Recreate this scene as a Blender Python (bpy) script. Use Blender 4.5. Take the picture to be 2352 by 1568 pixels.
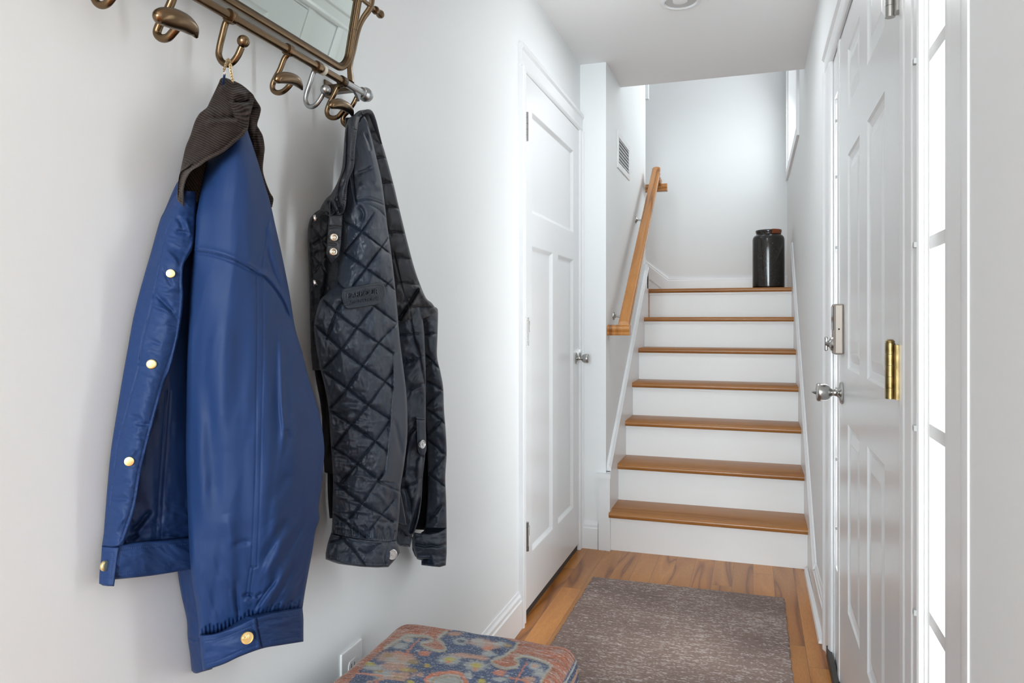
import bpy, math, random
import numpy as np
from mathutils import Vector, Matrix
for o in list(bpy.data.objects): bpy.data.objects.remove(o)
sc = bpy.context.scene
COL = sc.collection
PI = math.pi
# ------------------------------------------------------------------ camera, sky, exposure
TH = math.radians(18.23); FPX = 1682.0; HY = 733.0; EYE = 1.126
cam = bpy.data.cameras.new('camera'); cam.sensor_width = 36; cam.lens = FPX*36/2352
cam.shift_y = -(784-HY)/2352; cam.clip_start = .02
co = bpy.data.objects.new('camera', cam); COL.objects.link(co)
co.location = (0, 0, EYE); co.rotation_euler = (PI/2, 0, TH); sc.camera = co
w = bpy.data.worlds.new('sky'); sc.world = w; w.use_nodes = True
w.node_tree.nodes['Background'].inputs[0].default_value = (.86, .95, 1, 1)
w.node_tree.nodes['Background'].inputs[1].default_value = 1.7
sc.view_settings.view_transform = 'Standard'; sc.view_settings.look = 'None'
sc.view_settings.gamma = 1; sc.view_settings.use_curve_mapping = False
sc.view_settings.exposure = 0.25
def area(name, loc, tgt, sx, sy, power, color=(1, 1, 1)):
    l = bpy.data.lights.new(name, 'AREA'); l.shape = 'RECTANGLE'; l.size = sx; l.size_y = sy; l.energy = power; l.color = color
    o = bpy.data.objects.new(name, l); COL.objects.link(o); o.location = loc
    o.rotation_euler = (Vector(tgt)-Vector(loc)).to_track_quat('-Z', 'Y').to_euler(); return o
# daylight entering at the openings, plus an unseen fill added behind the camera
area('daylight_stair_window', (.50, 5.1, 2.75), (-.7, 4.7, 2.0), 1.1, 1.0, 8.5, (.95, .985, 1))
area('daylight_upper_floor', (-.9, 5.4, 4.7), (-.3, 5.0, 1.5), .9, .9, 4, (.90, .96, 1))
area('daylight_sidelight', (.42, 1.19, 1.15), (-.8, 1.0, 1.1), .14, 1.5, 3.6, (.88, .96, 1))
area('daylight_far_sidelight', (.42, 2.48, 1.1), (-.8, 2.6, 1.0), .12, 1.4, 12, (.94, .98, 1))
area('daylight_room_window', (2.6, -2.6, 1.6), (-.5, 1.6, 1.2), 2.6, 1.8, 2, (.90, .97, 1))
area('fill_behind_camera', (-.1, -3.8, 1.5), (-.25, 4, 1.3), 1.4, 1.7, 150, (.84, .95, 1))  # added frontal fill, no known window: lifts risers and upright faces
def downlight(x, y, power):
    l = bpy.data.lights.new('recessed_lamp', 'AREA'); l.shape = 'DISK'; l.size = .10; l.energy = power; l.color = (.93, .97, 1)
    o = bpy.data.objects.new('recessed_lamp', l); COL.objects.link(o); o.location = (x, y, 2.365); return o
downlight(-.272, 2.955, 3.3)

# ------------------------------------------------------------------ survey helpers: sight line of a photo pixel met with a real plane
cT, sT = math.cos(TH), math.sin(TH)
def ray(px, py):
    a = (np.asarray(px, float)-1176)/FPX; b = -(np.asarray(py, float)-HY)/FPX
    return a*cT-sT, a*sT+cT, b
def onX(px, py, X):
    x, y, z = ray(px, py); t = X/x; return Vector((float(X), float(y*t), float(EYE+z*t)))
def onY(px, py, Y):
    x, y, z = ray(px, py); t = Y/y; return Vector((float(x*t), float(Y), float(EYE+z*t)))
def onZ(px, py, Z):
    x, y, z = ray(px, py); t = (Z-EYE)/z; return Vector((float(x*t), float(y*t), float(Z)))
WX = -.813                                    # face of the left wall
# ------------------------------------------------------------------ materials
MATS = {}
def mat(name, col=(.8, .8, .8), rough=.5, metal=0., spec=.5, sheen=0., coat=0.):
    m = bpy.data.materials.new(name); m.use_nodes = True; b = m.node_tree.nodes['Principled BSDF']
    b.inputs['Base Color'].default_value = (*col, 1); b.inputs['Roughness'].default_value = rough
    b.inputs['Metallic'].default_value = metal; b.inputs['Specular IOR Level'].default_value = spec
    if sheen: b.inputs['Sheen Weight'].default_value = sheen; b.inputs['Sheen Roughness'].default_value = .4
    if coat: b.inputs['Coat Weight'].default_value = coat
    MATS[name] = m; return m
def nodes(m): return m.node_tree.nodes, m.node_tree.links, m.node_tree.nodes['Principled BSDF']
def nn(m, t, **k):
    n = m.node_tree.nodes.new(t)
    for a, v in k.items():
        if a in n.inputs.keys(): n.inputs[a].default_value = v
        else: setattr(n, a, v)
    return n
def coords(m, scale=(1, 1, 1), rot=(0, 0, 0), space='Object'):
    N, L, B = nodes(m); tc = nn(m, 'ShaderNodeTexCoord'); mp = nn(m, 'ShaderNodeMapping')
    mp.inputs['Scale'].default_value = scale; mp.inputs['Rotation'].default_value = rot
    L.new(tc.outputs[space], mp.inputs[0]); return mp.outputs[0]
def add_bump(m, h, strength=.2, dist=.001):
    N, L, B = nodes(m); b = nn(m, 'ShaderNodeBump'); b.inputs['Strength'].default_value = strength; b.inputs['Distance'].default_value = dist
    L.new(h, b.inputs['Height'])
    if B.inputs['Normal'].is_linked: L.new(B.inputs['Normal'].links[0].from_socket, b.inputs['Normal'])
    L.new(b.outputs[0], B.inputs['Normal'])
def noise(m, vec, scale=5, detail=3, rough=.5):
    n = nn(m, 'ShaderNodeTexNoise'); n.inputs['Scale'].default_value = scale; n.inputs['Detail'].default_value = detail; n.inputs['Roughness'].default_value = rough
    m.node_tree.links.new(vec, n.inputs['Vector']); return n.outputs[0]
def ramp(m, fac, stops):
    r = nn(m, 'ShaderNodeValToRGB'); m.node_tree.links.new(fac, r.inputs[0]); e = r.color_ramp.elements
    while len(e) < len(stops): e.new(.5)
    for k, (p, c) in enumerate(stops): e[k].position = p; e[k].color = (*c, 1)
    return r.outputs[0]
def mix(m, a, b, f, mode='MIX'):
    x = nn(m, 'ShaderNodeMix', data_type='RGBA', blend_type=mode)
    L = m.node_tree.links
    for s, v in ((x.inputs[0], f), (x.inputs[6], a), (x.inputs[7], b)):
        if hasattr(v, 'links') or hasattr(v, 'is_output'): L.new(v, s)
        else: s.default_value = v if not isinstance(v, tuple) else (*v, 1)
    return x.outputs[2]
def paint(name, col, rough, amt=.08):
    m = mat(name, col, rough); v = coords(m); add_bump(m, noise(m, v, 260, 2), amt, .0006); return m
wall_m = paint('wall_paint', (.865, .882, .886), .6)
ceil_m = paint('ceiling_paint', (.94, .94, .94), .75)
trim_m = paint('trim_paint', (.86, .865, .875), .32, .03)
door_m = paint('door_paint', (.83, .84, .85), .25, .03)
riser_m = paint('riser_paint', (.90, .90, .90), .4, .03)
bronze = mat('antique_bronze', (.19, .125, .07), .27, 1.)
bronze_d = mat('dark_bronze', (.10, .068, .042), .3, 1.)
pewter = mat('pewter', (.36, .36, .36), .3, 1.)
nickel = mat('satin_nickel', (.46, .455, .44), .26, 1.)
brass = mat('aged_brass', (.4, .3, .13), .34, 1.)
nb = nodes(brass)[2]; c_ = ramp(brass, noise(brass, coords(brass), 60, 4), [(.3, (.20, .145, .06)), (.7, (.46, .35, .16))]); brass.node_tree.links.new(c_, nb.inputs['Base Color'])
gold = mat('polished_gold', (.95, .78, .40), .30, 1.)
chain_m = mat('chain_gold', (.50, .38, .22), .3, 1.)
silver = mat('snap_silver', (.70, .70, .70), .25, 1.)
lockm = mat('lock_champagne', (.36, .31, .27), .42, .35)
blackp = mat('black_plastic', (.01, .01, .012), .15)
darkgap = mat('dark_rubber', (.05, .045, .042), .6)
hole_m = mat('hole_dark', (.015, .015, .015), .8)
beige = mat('beige_plastic', (.62, .58, .48), .5)
white_pl = mat('white_plastic', (.86, .86, .86), .25)
mirror_m = mat('mirror_silver', (.64, .685, .64), .02, 1.)
clip_m = mat('clip_plastic', (.45, .46, .46), .5)
louver_m = mat('grille_grey', (.42, .43, .44), .5)
def wood(name, cols, scale, plank=None, rough=.32, ringscale=5.):
    m = mat(name, cols[1], rough); N, L, B = nodes(m)
    tc = nn(m, 'ShaderNodeTexCoord'); vec = tc.outputs['Object']
    if plank:
        sx = nn(m, 'ShaderNodeSeparateXYZ'); L.new(vec, sx.inputs[0])
        d = nn(m, 'ShaderNodeMath', operation='DIVIDE'); L.new(sx.outputs[0], d.inputs[0]); d.inputs[1].default_value = plank
        fl = nn(m, 'ShaderNodeMath', operation='FLOOR'); L.new(d.outputs[0], fl.inputs[0])
        fr = nn(m, 'ShaderNodeMath', operation='FRACT'); L.new(d.outputs[0], fr.inputs[0])
        wn = nn(m, 'ShaderNodeTexWhiteNoise', noise_dimensions='1D'); L.new(fl.outputs[0], wn.inputs['W'])
        yo = nn(m, 'ShaderNodeMath', operation='MULTIPLY_ADD'); L.new(wn.outputs[0], yo.inputs[0]); yo.inputs[1].default_value = 7.0; L.new(sx.outputs[1], yo.inputs[2])
        yd = nn(m, 'ShaderNodeMath', operation='DIVIDE'); L.new(yo.outputs[0], yd.inputs[0]); yd.inputs[1].default_value = 1.25
        fy = nn(m, 'ShaderNodeMath', operation='FLOOR'); L.new(yd.outputs[0], fy.inputs[0])
        fry = nn(m, 'ShaderNodeMath', operation='FRACT'); L.new(yd.outputs[0], fry.inputs[0])
        cb = nn(m, 'ShaderNodeCombineXYZ'); L.new(fl.outputs[0], cb.inputs[0]); L.new(fy.outputs[0], cb.inputs[1])
        wn2 = nn(m, 'ShaderNodeTexWhiteNoise', noise_dimensions='3D'); L.new(cb.outputs[0], wn2.inputs[0])
        off = nn(m, 'ShaderNodeVectorMath', operation='SCALE'); L.new(wn2.outputs[1], off.inputs[0]); off.inputs['Scale'].default_value = 9
        ad = nn(m, 'ShaderNodeVectorMath', operation='ADD'); L.new(vec, ad.inputs[0]); L.new(off.outputs[0], ad.inputs[1]); vec = ad.outputs[0]
    mp = nn(m, 'ShaderNodeMapping'); mp.inputs['Scale'].default_value = scale; L.new(vec, mp.inputs[0])
    wv = nn(m, 'ShaderNodeTexNoise'); wv.inputs['Scale'].default_value = ringscale; wv.inputs['Detail'].default_value = 1.5; wv.inputs['Roughness'].default_value = .45
    wv.inputs['Distortion'].default_value = .6; L.new(mp.outputs[0], wv.inputs['Vector'])
    mu = nn(m, 'ShaderNodeMath', operation='MULTIPLY'); L.new(wv.outputs[0], mu.inputs[0]); mu.inputs[1].default_value = 9
    pp = nn(m, 'ShaderNodeMath', operation='PINGPONG'); L.new(mu.outputs[0], pp.inputs[0]); pp.inputs[1].default_value = 1
    c1 = ramp(m, pp.outputs[0], [(0, cols[0]), (.22, cols[1]), (1, cols[2])])
    mp2 = nn(m, 'ShaderNodeMapping'); mp2.inputs['Scale'].default_value = tuple(s*9 for s in scale); L.new(vec, mp2.inputs[0])
    fine = nn(m, 'ShaderNodeTexNoise'); fine.inputs['Scale'].default_value = ringscale*4; fine.inputs['Detail'].default_value = 4; L.new(mp2.outputs[0], fine.inputs['Vector'])
    c2 = mix(m, c1, ramp(m, fine.outputs[0], [(.3, (.62, .62, .62)), (.65, (1, 1, 1))]), .45, 'MULTIPLY')
    if plank:
        hv = nn(m, 'ShaderNodeHueSaturation'); L.new(c2, hv.inputs['Color'])
        mv = nn(m, 'ShaderNodeMapRange'); L.new(wn2.outputs[0], mv.inputs[0]); mv.inputs[3].default_value = .78; mv.inputs[4].default_value = 1.12; L.new(mv.outputs[0], hv.inputs['Value'])
        c2 = hv.outputs[0]
        def seam(src, wdt):
            a = nn(m, 'ShaderNodeMath', operation='SUBTRACT'); L.new(src, a.inputs[0]); a.inputs[1].default_value = .5
            b_ = nn(m, 'ShaderNodeMath', operation='ABSOLUTE'); L.new(a.outputs[0], b_.inputs[0])
            g = nn(m, 'ShaderNodeMath', operation='GREATER_THAN'); L.new(b_.outputs[0], g.inputs[0]); g.inputs[1].default_value = .5-wdt; return g.outputs[0]
        mx = nn(m, 'ShaderNodeMath', operation='MAXIMUM'); L.new(seam(fr.outputs[0], .008), mx.inputs[0]); L.new(seam(fry.outputs[0], .0006), mx.inputs[1])
        c2 = mix(m, c2, (.16, .075, .03), mx.outputs[0])
    L.new(c2, B.inputs['Base Color']); add_bump(m, fine.outputs[0], .12, .0004); return m
oak = wood('oak_floor', [(.27, .085, .014), (.50, .185, .036), (.60, .25, .056)], (1, .13, 1), plank=.085, rough=.30, ringscale=7.)
tread_m = wood('oak_tread', [(.31, .115, .025), (.38, .150, .036), (.43, .18, .046)], (.09, 1, 1), rough=.3)
rail_m = wood('oak_rail', [(.25, .085, .02), (.47, .19, .045), (.60, .26, .07)], (1, .12, .12), rough=.3, ringscale=9)
# woven fabrics
def cloth(name, col, rough, spec=.5, sheen=.0, fine=(1400, 1400), bs=.12):
    m = mat(name, col, rough, 0, spec, sheen); v = coords(m)
    add_bump(m, noise(m, v, fine[0], 1), bs, .0004); return m
blue_m = cloth('blue_nylon', (.0115, .0360, .122), .58, .26, .0)
blue_lin = cloth('blue_lining', (.0085, .027, .094), .5, .3, .0)
navy_m = cloth('navy_quilted_nylon', (.0200, .0275, .044), .46, .42, .0)
navy_c = cloth('black_collar_nylon', (.0175, .0195, .026), .46, .4, .0)
navy_d = cloth('navy_shade_lining', (.007, .008, .011), .5, .35)  # back lining, also the dark sheets that stand in for shade
leather_m = cloth('patch_leather', (.014, .020, .030), .55, .4)
leather_l = cloth('patch_emboss', (.022, .030, .044), .45, .5)
silver_w = mat('stud_metal', (.66, .60, .50), .25, 1.)
def attr_mat(name, rough, sheen=0., spec=.4, bumpscale=900, bs=.3):
    m = mat(name, (.5, .5, .5), rough, 0, spec, sheen); a = nn(m, 'ShaderNodeAttribute', attribute_name='col')
    m.node_tree.links.new(a.outputs['Color'], nodes(m)[2].inputs['Base Color'])
    add_bump(m, noise(m, coords(m), bumpscale, 2), bs, .0008); return m
cord_m = attr_mat('brown_corduroy', .8, .06, .12)
kilim_m = attr_mat('kilim_weave', .85, .2, .2)
rug_m = attr_mat('rug_weave', .9, .15, .15)
vase_m = mat('glazed_black_ceramic', (.02, .017, .015), .16, 0, .6)
v_ = coords(vase_m); cc = ramp(vase_m, noise(vase_m, v_, 70, 5, .7), [(.5, (.012, .010, .009)), (.66, (.035, .022, .014)), (.76, (.22, .10, .03))]); vase_m.node_tree.links.new(cc, nodes(vase_m)[2].inputs['Base Color'])
glaze_m = mat('rust_glaze', (.22, .05, .012), .2)
glass_m = bpy.data.materials.new('window_glass'); glass_m.use_nodes = True; gN = glass_m.node_tree.nodes; gN.clear()
g0 = gN.new('ShaderNodeOutputMaterial'); g1 = gN.new('ShaderNodeMixShader'); g2 = gN.new('ShaderNodeBsdfTransparent'); g3 = gN.new('ShaderNodeBsdfGlossy'); g4 = gN.new('ShaderNodeValue')
g3.inputs['Roughness'].default_value = .02; g4.outputs[0].default_value = .035
for a, b in ((g4.outputs[0], g1.inputs[0]), (g2.outputs[0], g1.inputs[1]), (g3.outputs[0], g1.inputs[2]), (g1.outputs[0], g0.inputs[0])): glass_m.node_tree.links.new(a, b)

# ------------------------------------------------------------------ mesh helpers
def tag(o, label=None, cat=None, group=None, kind=None):
    if label: o['label'] = label
    if cat: o['category'] = cat
    if group: o['group'] = group
    if kind: o['kind'] = kind
    return o
def empty(name, loc=(0, 0, 0), **k):
    o = bpy.data.objects.new(name, None); COL.objects.link(o); o.location = loc; o.empty_display_size = .05; return tag(o, **k)
def link(name, me, m, parent=None, **k):
    if m: me.materials.append(m)
    o = bpy.data.objects.new(name, me); COL.objects.link(o)
    if parent:
        o.parent = parent; o.matrix_parent_inverse = Matrix.Translation(-parent.location)   # meshes are built in room coordinates
    return tag(o, **k)
class MB:
    def __init__(s): s.v = []; s.f = []
    def add(s, vs, fs):
        n = len(s.v); s.v += [tuple(p) for p in vs]; s.f += [tuple(i+n for i in f) for f in fs]; return s
    def box(s, x0, x1, y0, y1, z0, z1):
        x0, x1 = sorted((x0, x1)); y0, y1 = sorted((y0, y1)); z0, z1 = sorted((z0, z1))
        return s.add([(x, y, z) for x in (x0, x1) for y in (y0, y1) for z in (z0, z1)],
                     [(0, 1, 3, 2), (4, 6, 7, 5), (0, 4, 5, 1), (2, 3, 7, 6), (0, 2, 6, 4), (1, 5, 7, 3)])
    def prism(s, prof, axis, a, b):
        """prof: list of 2-D points; extruded along axis from a to b (axis order of the other two kept)"""
        def P(p, t):
            q = list(p); q.insert('xyz'.index(axis), t); return q
        n = len(prof); vs = [P(p, a) for p in prof]+[P(p, b) for p in prof]
        fs = [tuple(range(n))[::-1], tuple(range(n, 2*n))]+[(i, (i+1) % n, n+(i+1) % n, n+i) for i in range(n)]
        return s.add(vs, fs)
    def build(s, name, m, parent=None, smooth=False, bevel=0, **k):
        me = bpy.data.meshes.new(name); me.from_pydata(s.v, [], s.f); me.update()
        import bmesh
        bm = bmesh.new(); bm.from_mesh(me); bmesh.ops.recalc_face_normals(bm, faces=bm.faces); bm.to_mesh(me); bm.free()
        if smooth: me.polygons.foreach_set('use_smooth', [True]*len(me.polygons))
        o = link(name, me, m, parent, **k)
        if bevel:
            b = o.modifiers.new('b', 'BEVEL'); b.width = bevel; b.segments = 2; b.limit_method = 'ANGLE'; b.harden_normals = False
        return o
def catmull(P, n):
    P = np.asarray(P, float); P = np.vstack([2*P[0]-P[1], P, 2*P[-1]-P[-2]]); out = []
    for i in range(1, len(P)-2):
        t = np.linspace(0, 1, n, endpoint=False)[:, None]; a, b, c, d = P[i-1], P[i], P[i+1], P[i+2]
        out.append(.5*((2*b)+(-a+c)*t+(2*a-5*b+4*c-d)*t**2+(-a+3*b-3*c+d)*t**3))
    out.append(P[-2:-1]); return np.vstack(out)
def tube(mb, pts, rad, seg=14, n=8, flat=1., up=None, smooth=True):
    """swept round (or flattened) tube; rad: number or one per control point"""
    pts = [tuple(p) for p in pts]; r = np.full(len(pts), rad) if np.isscalar(rad) else np.asarray(rad, float)
    if smooth and len(pts) > 2:
        q = catmull(np.hstack([np.array(pts, float), r[:, None]]), n)
    else: q = np.hstack([np.array(pts, float), r[:, None]])
    C, R = q[:, :3], q[:, 3]; T = np.gradient(C, axis=0); T /= np.linalg.norm(T, axis=1)[:, None]
    ref = np.array(up if up is not None else ((0, 0, 1) if abs(T[0][2]) < .9 else (1, 0, 0)), float)
    nrm = ref-T[0]*ref.dot(T[0]); nrm /= np.linalg.norm(nrm); vs = []
    for i in range(len(C)):
        nrm = nrm-T[i]*nrm.dot(T[i]); nrm /= np.linalg.norm(nrm); bn = np.cross(T[i], nrm)
        for k in range(seg):
            a = 2*PI*k/seg; vs.append(C[i]+nrm*math.cos(a)*R[i]*flat+bn*math.sin(a)*R[i])
    m = len(C); fs = [(i*seg+k, i*seg+(k+1) % seg, (i+1)*seg+(k+1) % seg, (i+1)*seg+k) for i in range(m-1) for k in range(seg)]
    fs += [tuple(range(seg))[::-1], tuple(range((m-1)*seg, m*seg))]
    mb.add(vs, fs); return mb
def lathe(mb, prof, origin, axis, seg=32):
    """prof: (radius, distance along axis)"""
    ax = Vector(axis).normalized(); a = ax.orthogonal().normalized(); b = ax.cross(a); O = Vector(origin); vs = []
    for r, h in prof:
        for k in range(seg):
            t = 2*PI*k/seg; vs.append(O+ax*h+(a*math.cos(t)+b*math.sin(t))*max(r, 1e-5))
    m = len(prof); fs = [(i*seg+k, i*seg+(k+1) % seg, (i+1)*seg+(k+1) % seg, (i+1)*seg+k) for i in range(m-1) for k in range(seg)]
    fs += [tuple(range(seg))[::-1], tuple(range((m-1)*seg, m*seg))]
    mb.add(vs, fs); return mb
def autosmooth(o, ang=35):
    for p in o.data.polygons: p.use_smooth = True
    try:
        o.data.set_sharp_from_angle(angle=math.radians(ang))
    except Exception: pass
    return o
def grid_mesh(name, V, m, parent=None, col=None, **k):
    """V: (rows, cols, 3) closed sheets come in ready made; makes a quad grid"""
    nr, nc, _ = V.shape; idx = np.arange(nr*nc).reshape(nr, nc)
    q = np.stack([idx[:-1, :-1], idx[:-1, 1:], idx[1:, 1:], idx[1:, :-1]], -1).reshape(-1, 4)
    return raw_mesh(name, V.reshape(-1, 3), q, m, parent, col, **k)
def raw_mesh(name, V, Q, m, parent=None, col=None, **k):
    me = bpy.data.meshes.new(name); me.vertices.add(len(V)); me.vertices.foreach_set('co', np.asarray(V, np.float32).ravel())
    me.loops.add(Q.size); me.loops.foreach_set('vertex_index', Q.astype(np.int32).ravel())
    me.polygons.add(len(Q)); me.polygons.foreach_set('loop_start', np.arange(0, Q.size, 4, dtype=np.int32))
    me.polygons.foreach_set('loop_total', np.full(len(Q), 4, np.int32))
    me.polygons.foreach_set('use_smooth', np.ones(len(Q), bool)); me.update(); me.validate()
    if col is not None:
        a = me.color_attributes.new('col', 'FLOAT_COLOR', 'POINT'); c = np.ones((len(V), 4), np.float32); c[:, :3] = col.reshape(-1, 3)
        a.data.foreach_set('color', c.ravel())
    return link(name, me, m, parent, **k)
# value noise
def vn(x, y, seed=0):
    xi = np.floor(x).astype(np.int64); yi = np.floor(y).astype(np.int64); fx = x-xi; fy = y-yi
    fx = fx*fx*(3-2*fx); fy = fy*fy*(3-2*fy)
    def h(a, b):
        n = (a*374761393+b*668265263+seed*974711) & 0xffffffff; n = ((n ^ (n >> 13))*1274126177) & 0xffffffff
        return ((n ^ (n >> 16)) & 0xffff)/65535.
    return (h(xi, yi)*(1-fx)+h(xi+1, yi)*fx)*(1-fy)+(h(xi, yi+1)*(1-fx)+h(xi+1, yi+1)*fx)*fy
def fbm(x, y, seed=0, oct=3, g=.5):
    s = 0; a = 1; t = 0
    for k in range(oct): s = s+a*vn(x*2**k+17.3*k, y*2**k-9.1*k, seed+k); t += a; a *= g
    return s/t*2-1
# ================================================================== the setting
RX = .245                                     # face of the right wall and of the front door
YR = 3.547; XA_ = -.6655; SLX = -.684; YLE = 4.93; YB = 5.93; CZ = 2.384; LZ = 1.33; CE = 3.96
def struct(name, mb, m, **k): return mb.build(name, m, kind='structure', **k)
struct('floor', MB().box(-1.2, 4.2, -4, 3.6, -.1, 0), oak)
struct('floor_upper_landing', MB().box(-2.4, .5, 5.0, 6.05, 1.1, LZ-.001).box(-2.4, SLX, YLE, 5.0, 1.1, LZ-.001).box(SLX, XA_, YLE, 5.0, 1.1, LZ-.001), oak)
D1a, D1b, D1z = 2.600, 3.506, 2.054           # closet doorway
mb = MB().box(-.95, WX, -4, D1a, 0, CZ).box(-.95, WX, D1a, D1b, D1z, CZ).box(-.95, WX, D1b, 3.66, 0, CZ)
mb.box(-.95, -.90, D1a, D1b, 0, D1z)
struct('wall_left', mb, wall_m)
struct('wall_stair_left', MB().box(-.95, SLX, YR, YLE, 0, 4.6).box(-2.4, -.95, 4.78, YLE, 0, 4.6), wall_m)
struct('wall_back', MB().box(-2.5, .6, YB, 6.05, 0, 4.9), wall_m)
struct('wall_upper_left', MB().box(-2.5, -2.4, 4.78, YB, 0, 4.9), wall_m)
O1, O2, OZ = 1.112, 2.58, 1.965               # front door unit: opening in the right wall
W1, W2, WZ, WZt = 4.45, 5.76, 2.215, 3.4      # stair window opening
mb = MB().box(RX, .40, .15, O1, 0, CZ).box(RX, .40, O1, O2, OZ, CZ).box(RX, .40, O2, 3.3, 0, CZ)
struct('wall_right', mb, wall_m)
mb = MB().box(RX, .40, 3.3, W1, 0, 4.9).box(RX, .40, W1, W2, 0, WZ).box(RX, .40, W1, W2, WZt, 4.9).box(RX, .40, W2, YB, 0, 4.9)
struct('wall_stair_right', mb, wall_m)
# the room the photographer stands in
struct('wall_room_front', MB().box(.40, 4.2, .15, .3, 0, CZ), wall_m)
struct('wall_room_right', MB().box(4.1, 4.2, -4, -3.4, 0, CZ).box(4.1, 4.2, -.8, .15, 0, CZ).box(4.1, 4.2, -3.4, -.8, 0, .8), wall_m)
struct('wall_room_back', MB().box(-.95, -.2, -4.1, -4, 0, CZ).box(3.4, 4.2, -4.1, -4, 0, CZ).box(-.2, 3.4, -4.1, -4, 0, .5), wall_m)
struct('ceiling', MB().box(-1.2, 4.2, -4.1, CE, CZ, CZ+.25), ceil_m)
struct('ceiling_upper', MB().box(-2.6, .5, CE-.1, 6.05, 4.9, 5.0).box(-2.6, .5, CE-.1, CE, CZ+.25, 4.9), ceil_m)
# --- trim: profiled casings
def casing_v(mb, X, out, y0, y1, z0, z1, inner, k=1.):
    """vertical casing on a wall at X; out = +-1 side it stands out; inner = side of the opening (+1 towards +y)"""
    w = y1-y0
    def P(a): return y0+a*w if inner > 0 else y1-a*w
    prof = [(0, 0), (0, .017), (.10, .020), (.2, .020), (.30, .013), (.72, .011), (.86, .013), (.94, .010), (1, .006), (1, 0)]
    mb.prism([(X+out*d, P(a)) for a, d in prof], 'z', z0, z1) if False else mb.add(
        [(X+out*d*k, P(a), z) for z in (z0, z1) for a, d in prof],
        [tuple(range(10))[::-1], tuple(range(10, 20))]+[(i, (i+1) % 10, 10+(i+1) % 10, 10+i) for i in range(10)])
def casing_h(mb, X, out, y0, y1, z0, z1):
    prof = [(1, 0), (1, .017), (.90, .020), (.8, .020), (.70, .013), (.28, .011), (.14, .013), (.06, .010), (0, .006), (0, 0)]
    mb.add([(X+out*d, y, z0+a*(z1-z0)) for y in (y0, y1) for a, d in prof],
           [tuple(range(10))[::-1], tuple(range(10, 20))]+[(i, (i+1) % 10, 10+(i+1) % 10, 10+i) for i in range(10)])
mb = MB(); casing_v(mb, WX, 1, D1a-.055, D1a+.006, 0, D1z-.004, 1); casing_v(mb, WX, 1, D1b-.006, YR-.002, 0, D1z-.004, -1)
casing_h(mb, WX, 1, D1a-.056, YR-.001, D1z-.006, D1z+.082)
struct('trim_1', mb, trim_m)
mb = MB(); casing_v(mb, RX, -1, O2-.005, O2+.16, 0, OZ-.003, -1); casing_v(mb, RX, -1, O1-.112, O1+.002, 0, OZ-.003, 1, .14)
casing_h(mb, RX, -1, O1-.113, O2+.161, OZ-.004, OZ+.07)
struct('trim_2', mb, trim_m)
# baseboards
def baseboard(mb, pts, h=.135, t=.014):
    """pts: list of (x0,y0,x1,y1,nx,ny) runs; profile steps at the top"""
    for x0, y0, x1, y1, nx, ny in pts:
        prof = [(0, 0), (t, 0), (t, h-.035), (t-.004, h-.030), (t-.004, h-.018), (t-.009, h-.010), (.003, h), (0, h)]
        mb.add([(x+nx*d, y+ny*d, z) for (x, y) in ((x0, y0), (x1, y1)) for d, z in prof],
               [tuple(range(8))[::-1], tuple(range(8, 16))]+[(i, (i+1) % 8, 8+(i+1) % 8, 8+i) for i in range(8)])
mb = MB(); baseboard(mb, [(WX, -4, WX, D1a-.055, 1, 0)]); struct('baseboard_left', mb, trim_m)
mb = MB(); baseboard(mb, [(WX, YR, -.722, YR, 0, -1)]); struct('baseboard_return', mb, trim_m)
mb = MB(); baseboard(mb, [(RX, 2.74, RX, 3.22, -1, 0), (RX, .15, RX, O1-.113, -1, 0)])
mb.prism([(RX-.014, 0), (RX-.014, .018), (RX-.020, .018), (RX-.028, .012), (RX-.032, 0)], 'y', 2.74, YR-.03) if False else None
q = [(RX-.014, 0), (RX-.014, .018), (RX-.020, .017), (RX-.027, .011), (RX-.030, 0)]
mb.add([(x, y, z) for y in (2.75, YR-.03) for x, z in q], [(0, 1, 2, 3, 4)[::-1], (5, 6, 7, 8, 9)]+[(i, (i+1) % 5, 5+(i+1) % 5, 5+i) for i in range(5)])
struct('baseboard_right', mb, trim_m)
def at_z(pts):  # shift helper
    return pts
mb = MB(); baseboard(mb, [(-.64, YB, RX, YB, 0, -1)]); 
mb.v = [(x, y, z+LZ) for x, y, z in mb.v]
mb2 = MB(); baseboard(mb2, [(-1.9, YB, -.64, YB, 0, -1)])
mb2.v = [(x, y, z+LZ+max(0, -.64-x)*.79) for x, y, z in mb2.v]; mb.add(mb2.v, mb2.f)
mb3 = MB(); mb3.add([(-.64, YB-.010, LZ), (-1.9, YB-.010, LZ), (-1.9, YB-.010, LZ+1.26*.79+.06), (-.64, YB-.010, LZ+.06), (-.64, YB-.001, LZ), (-1.9, YB-.001, LZ), (-1.9, YB-.001, LZ+1.26*.79+.06), (-.64, YB-.001, LZ+.06)],
    [(0, 1, 2, 3), (4, 7, 6, 5), (0, 4, 5, 1), (1, 5, 6, 2), (2, 6, 7, 3), (3, 7, 4, 0)]); mb.add(mb3.v, mb3.f)
struct('baseboard_back', mb, trim_m)
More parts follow.
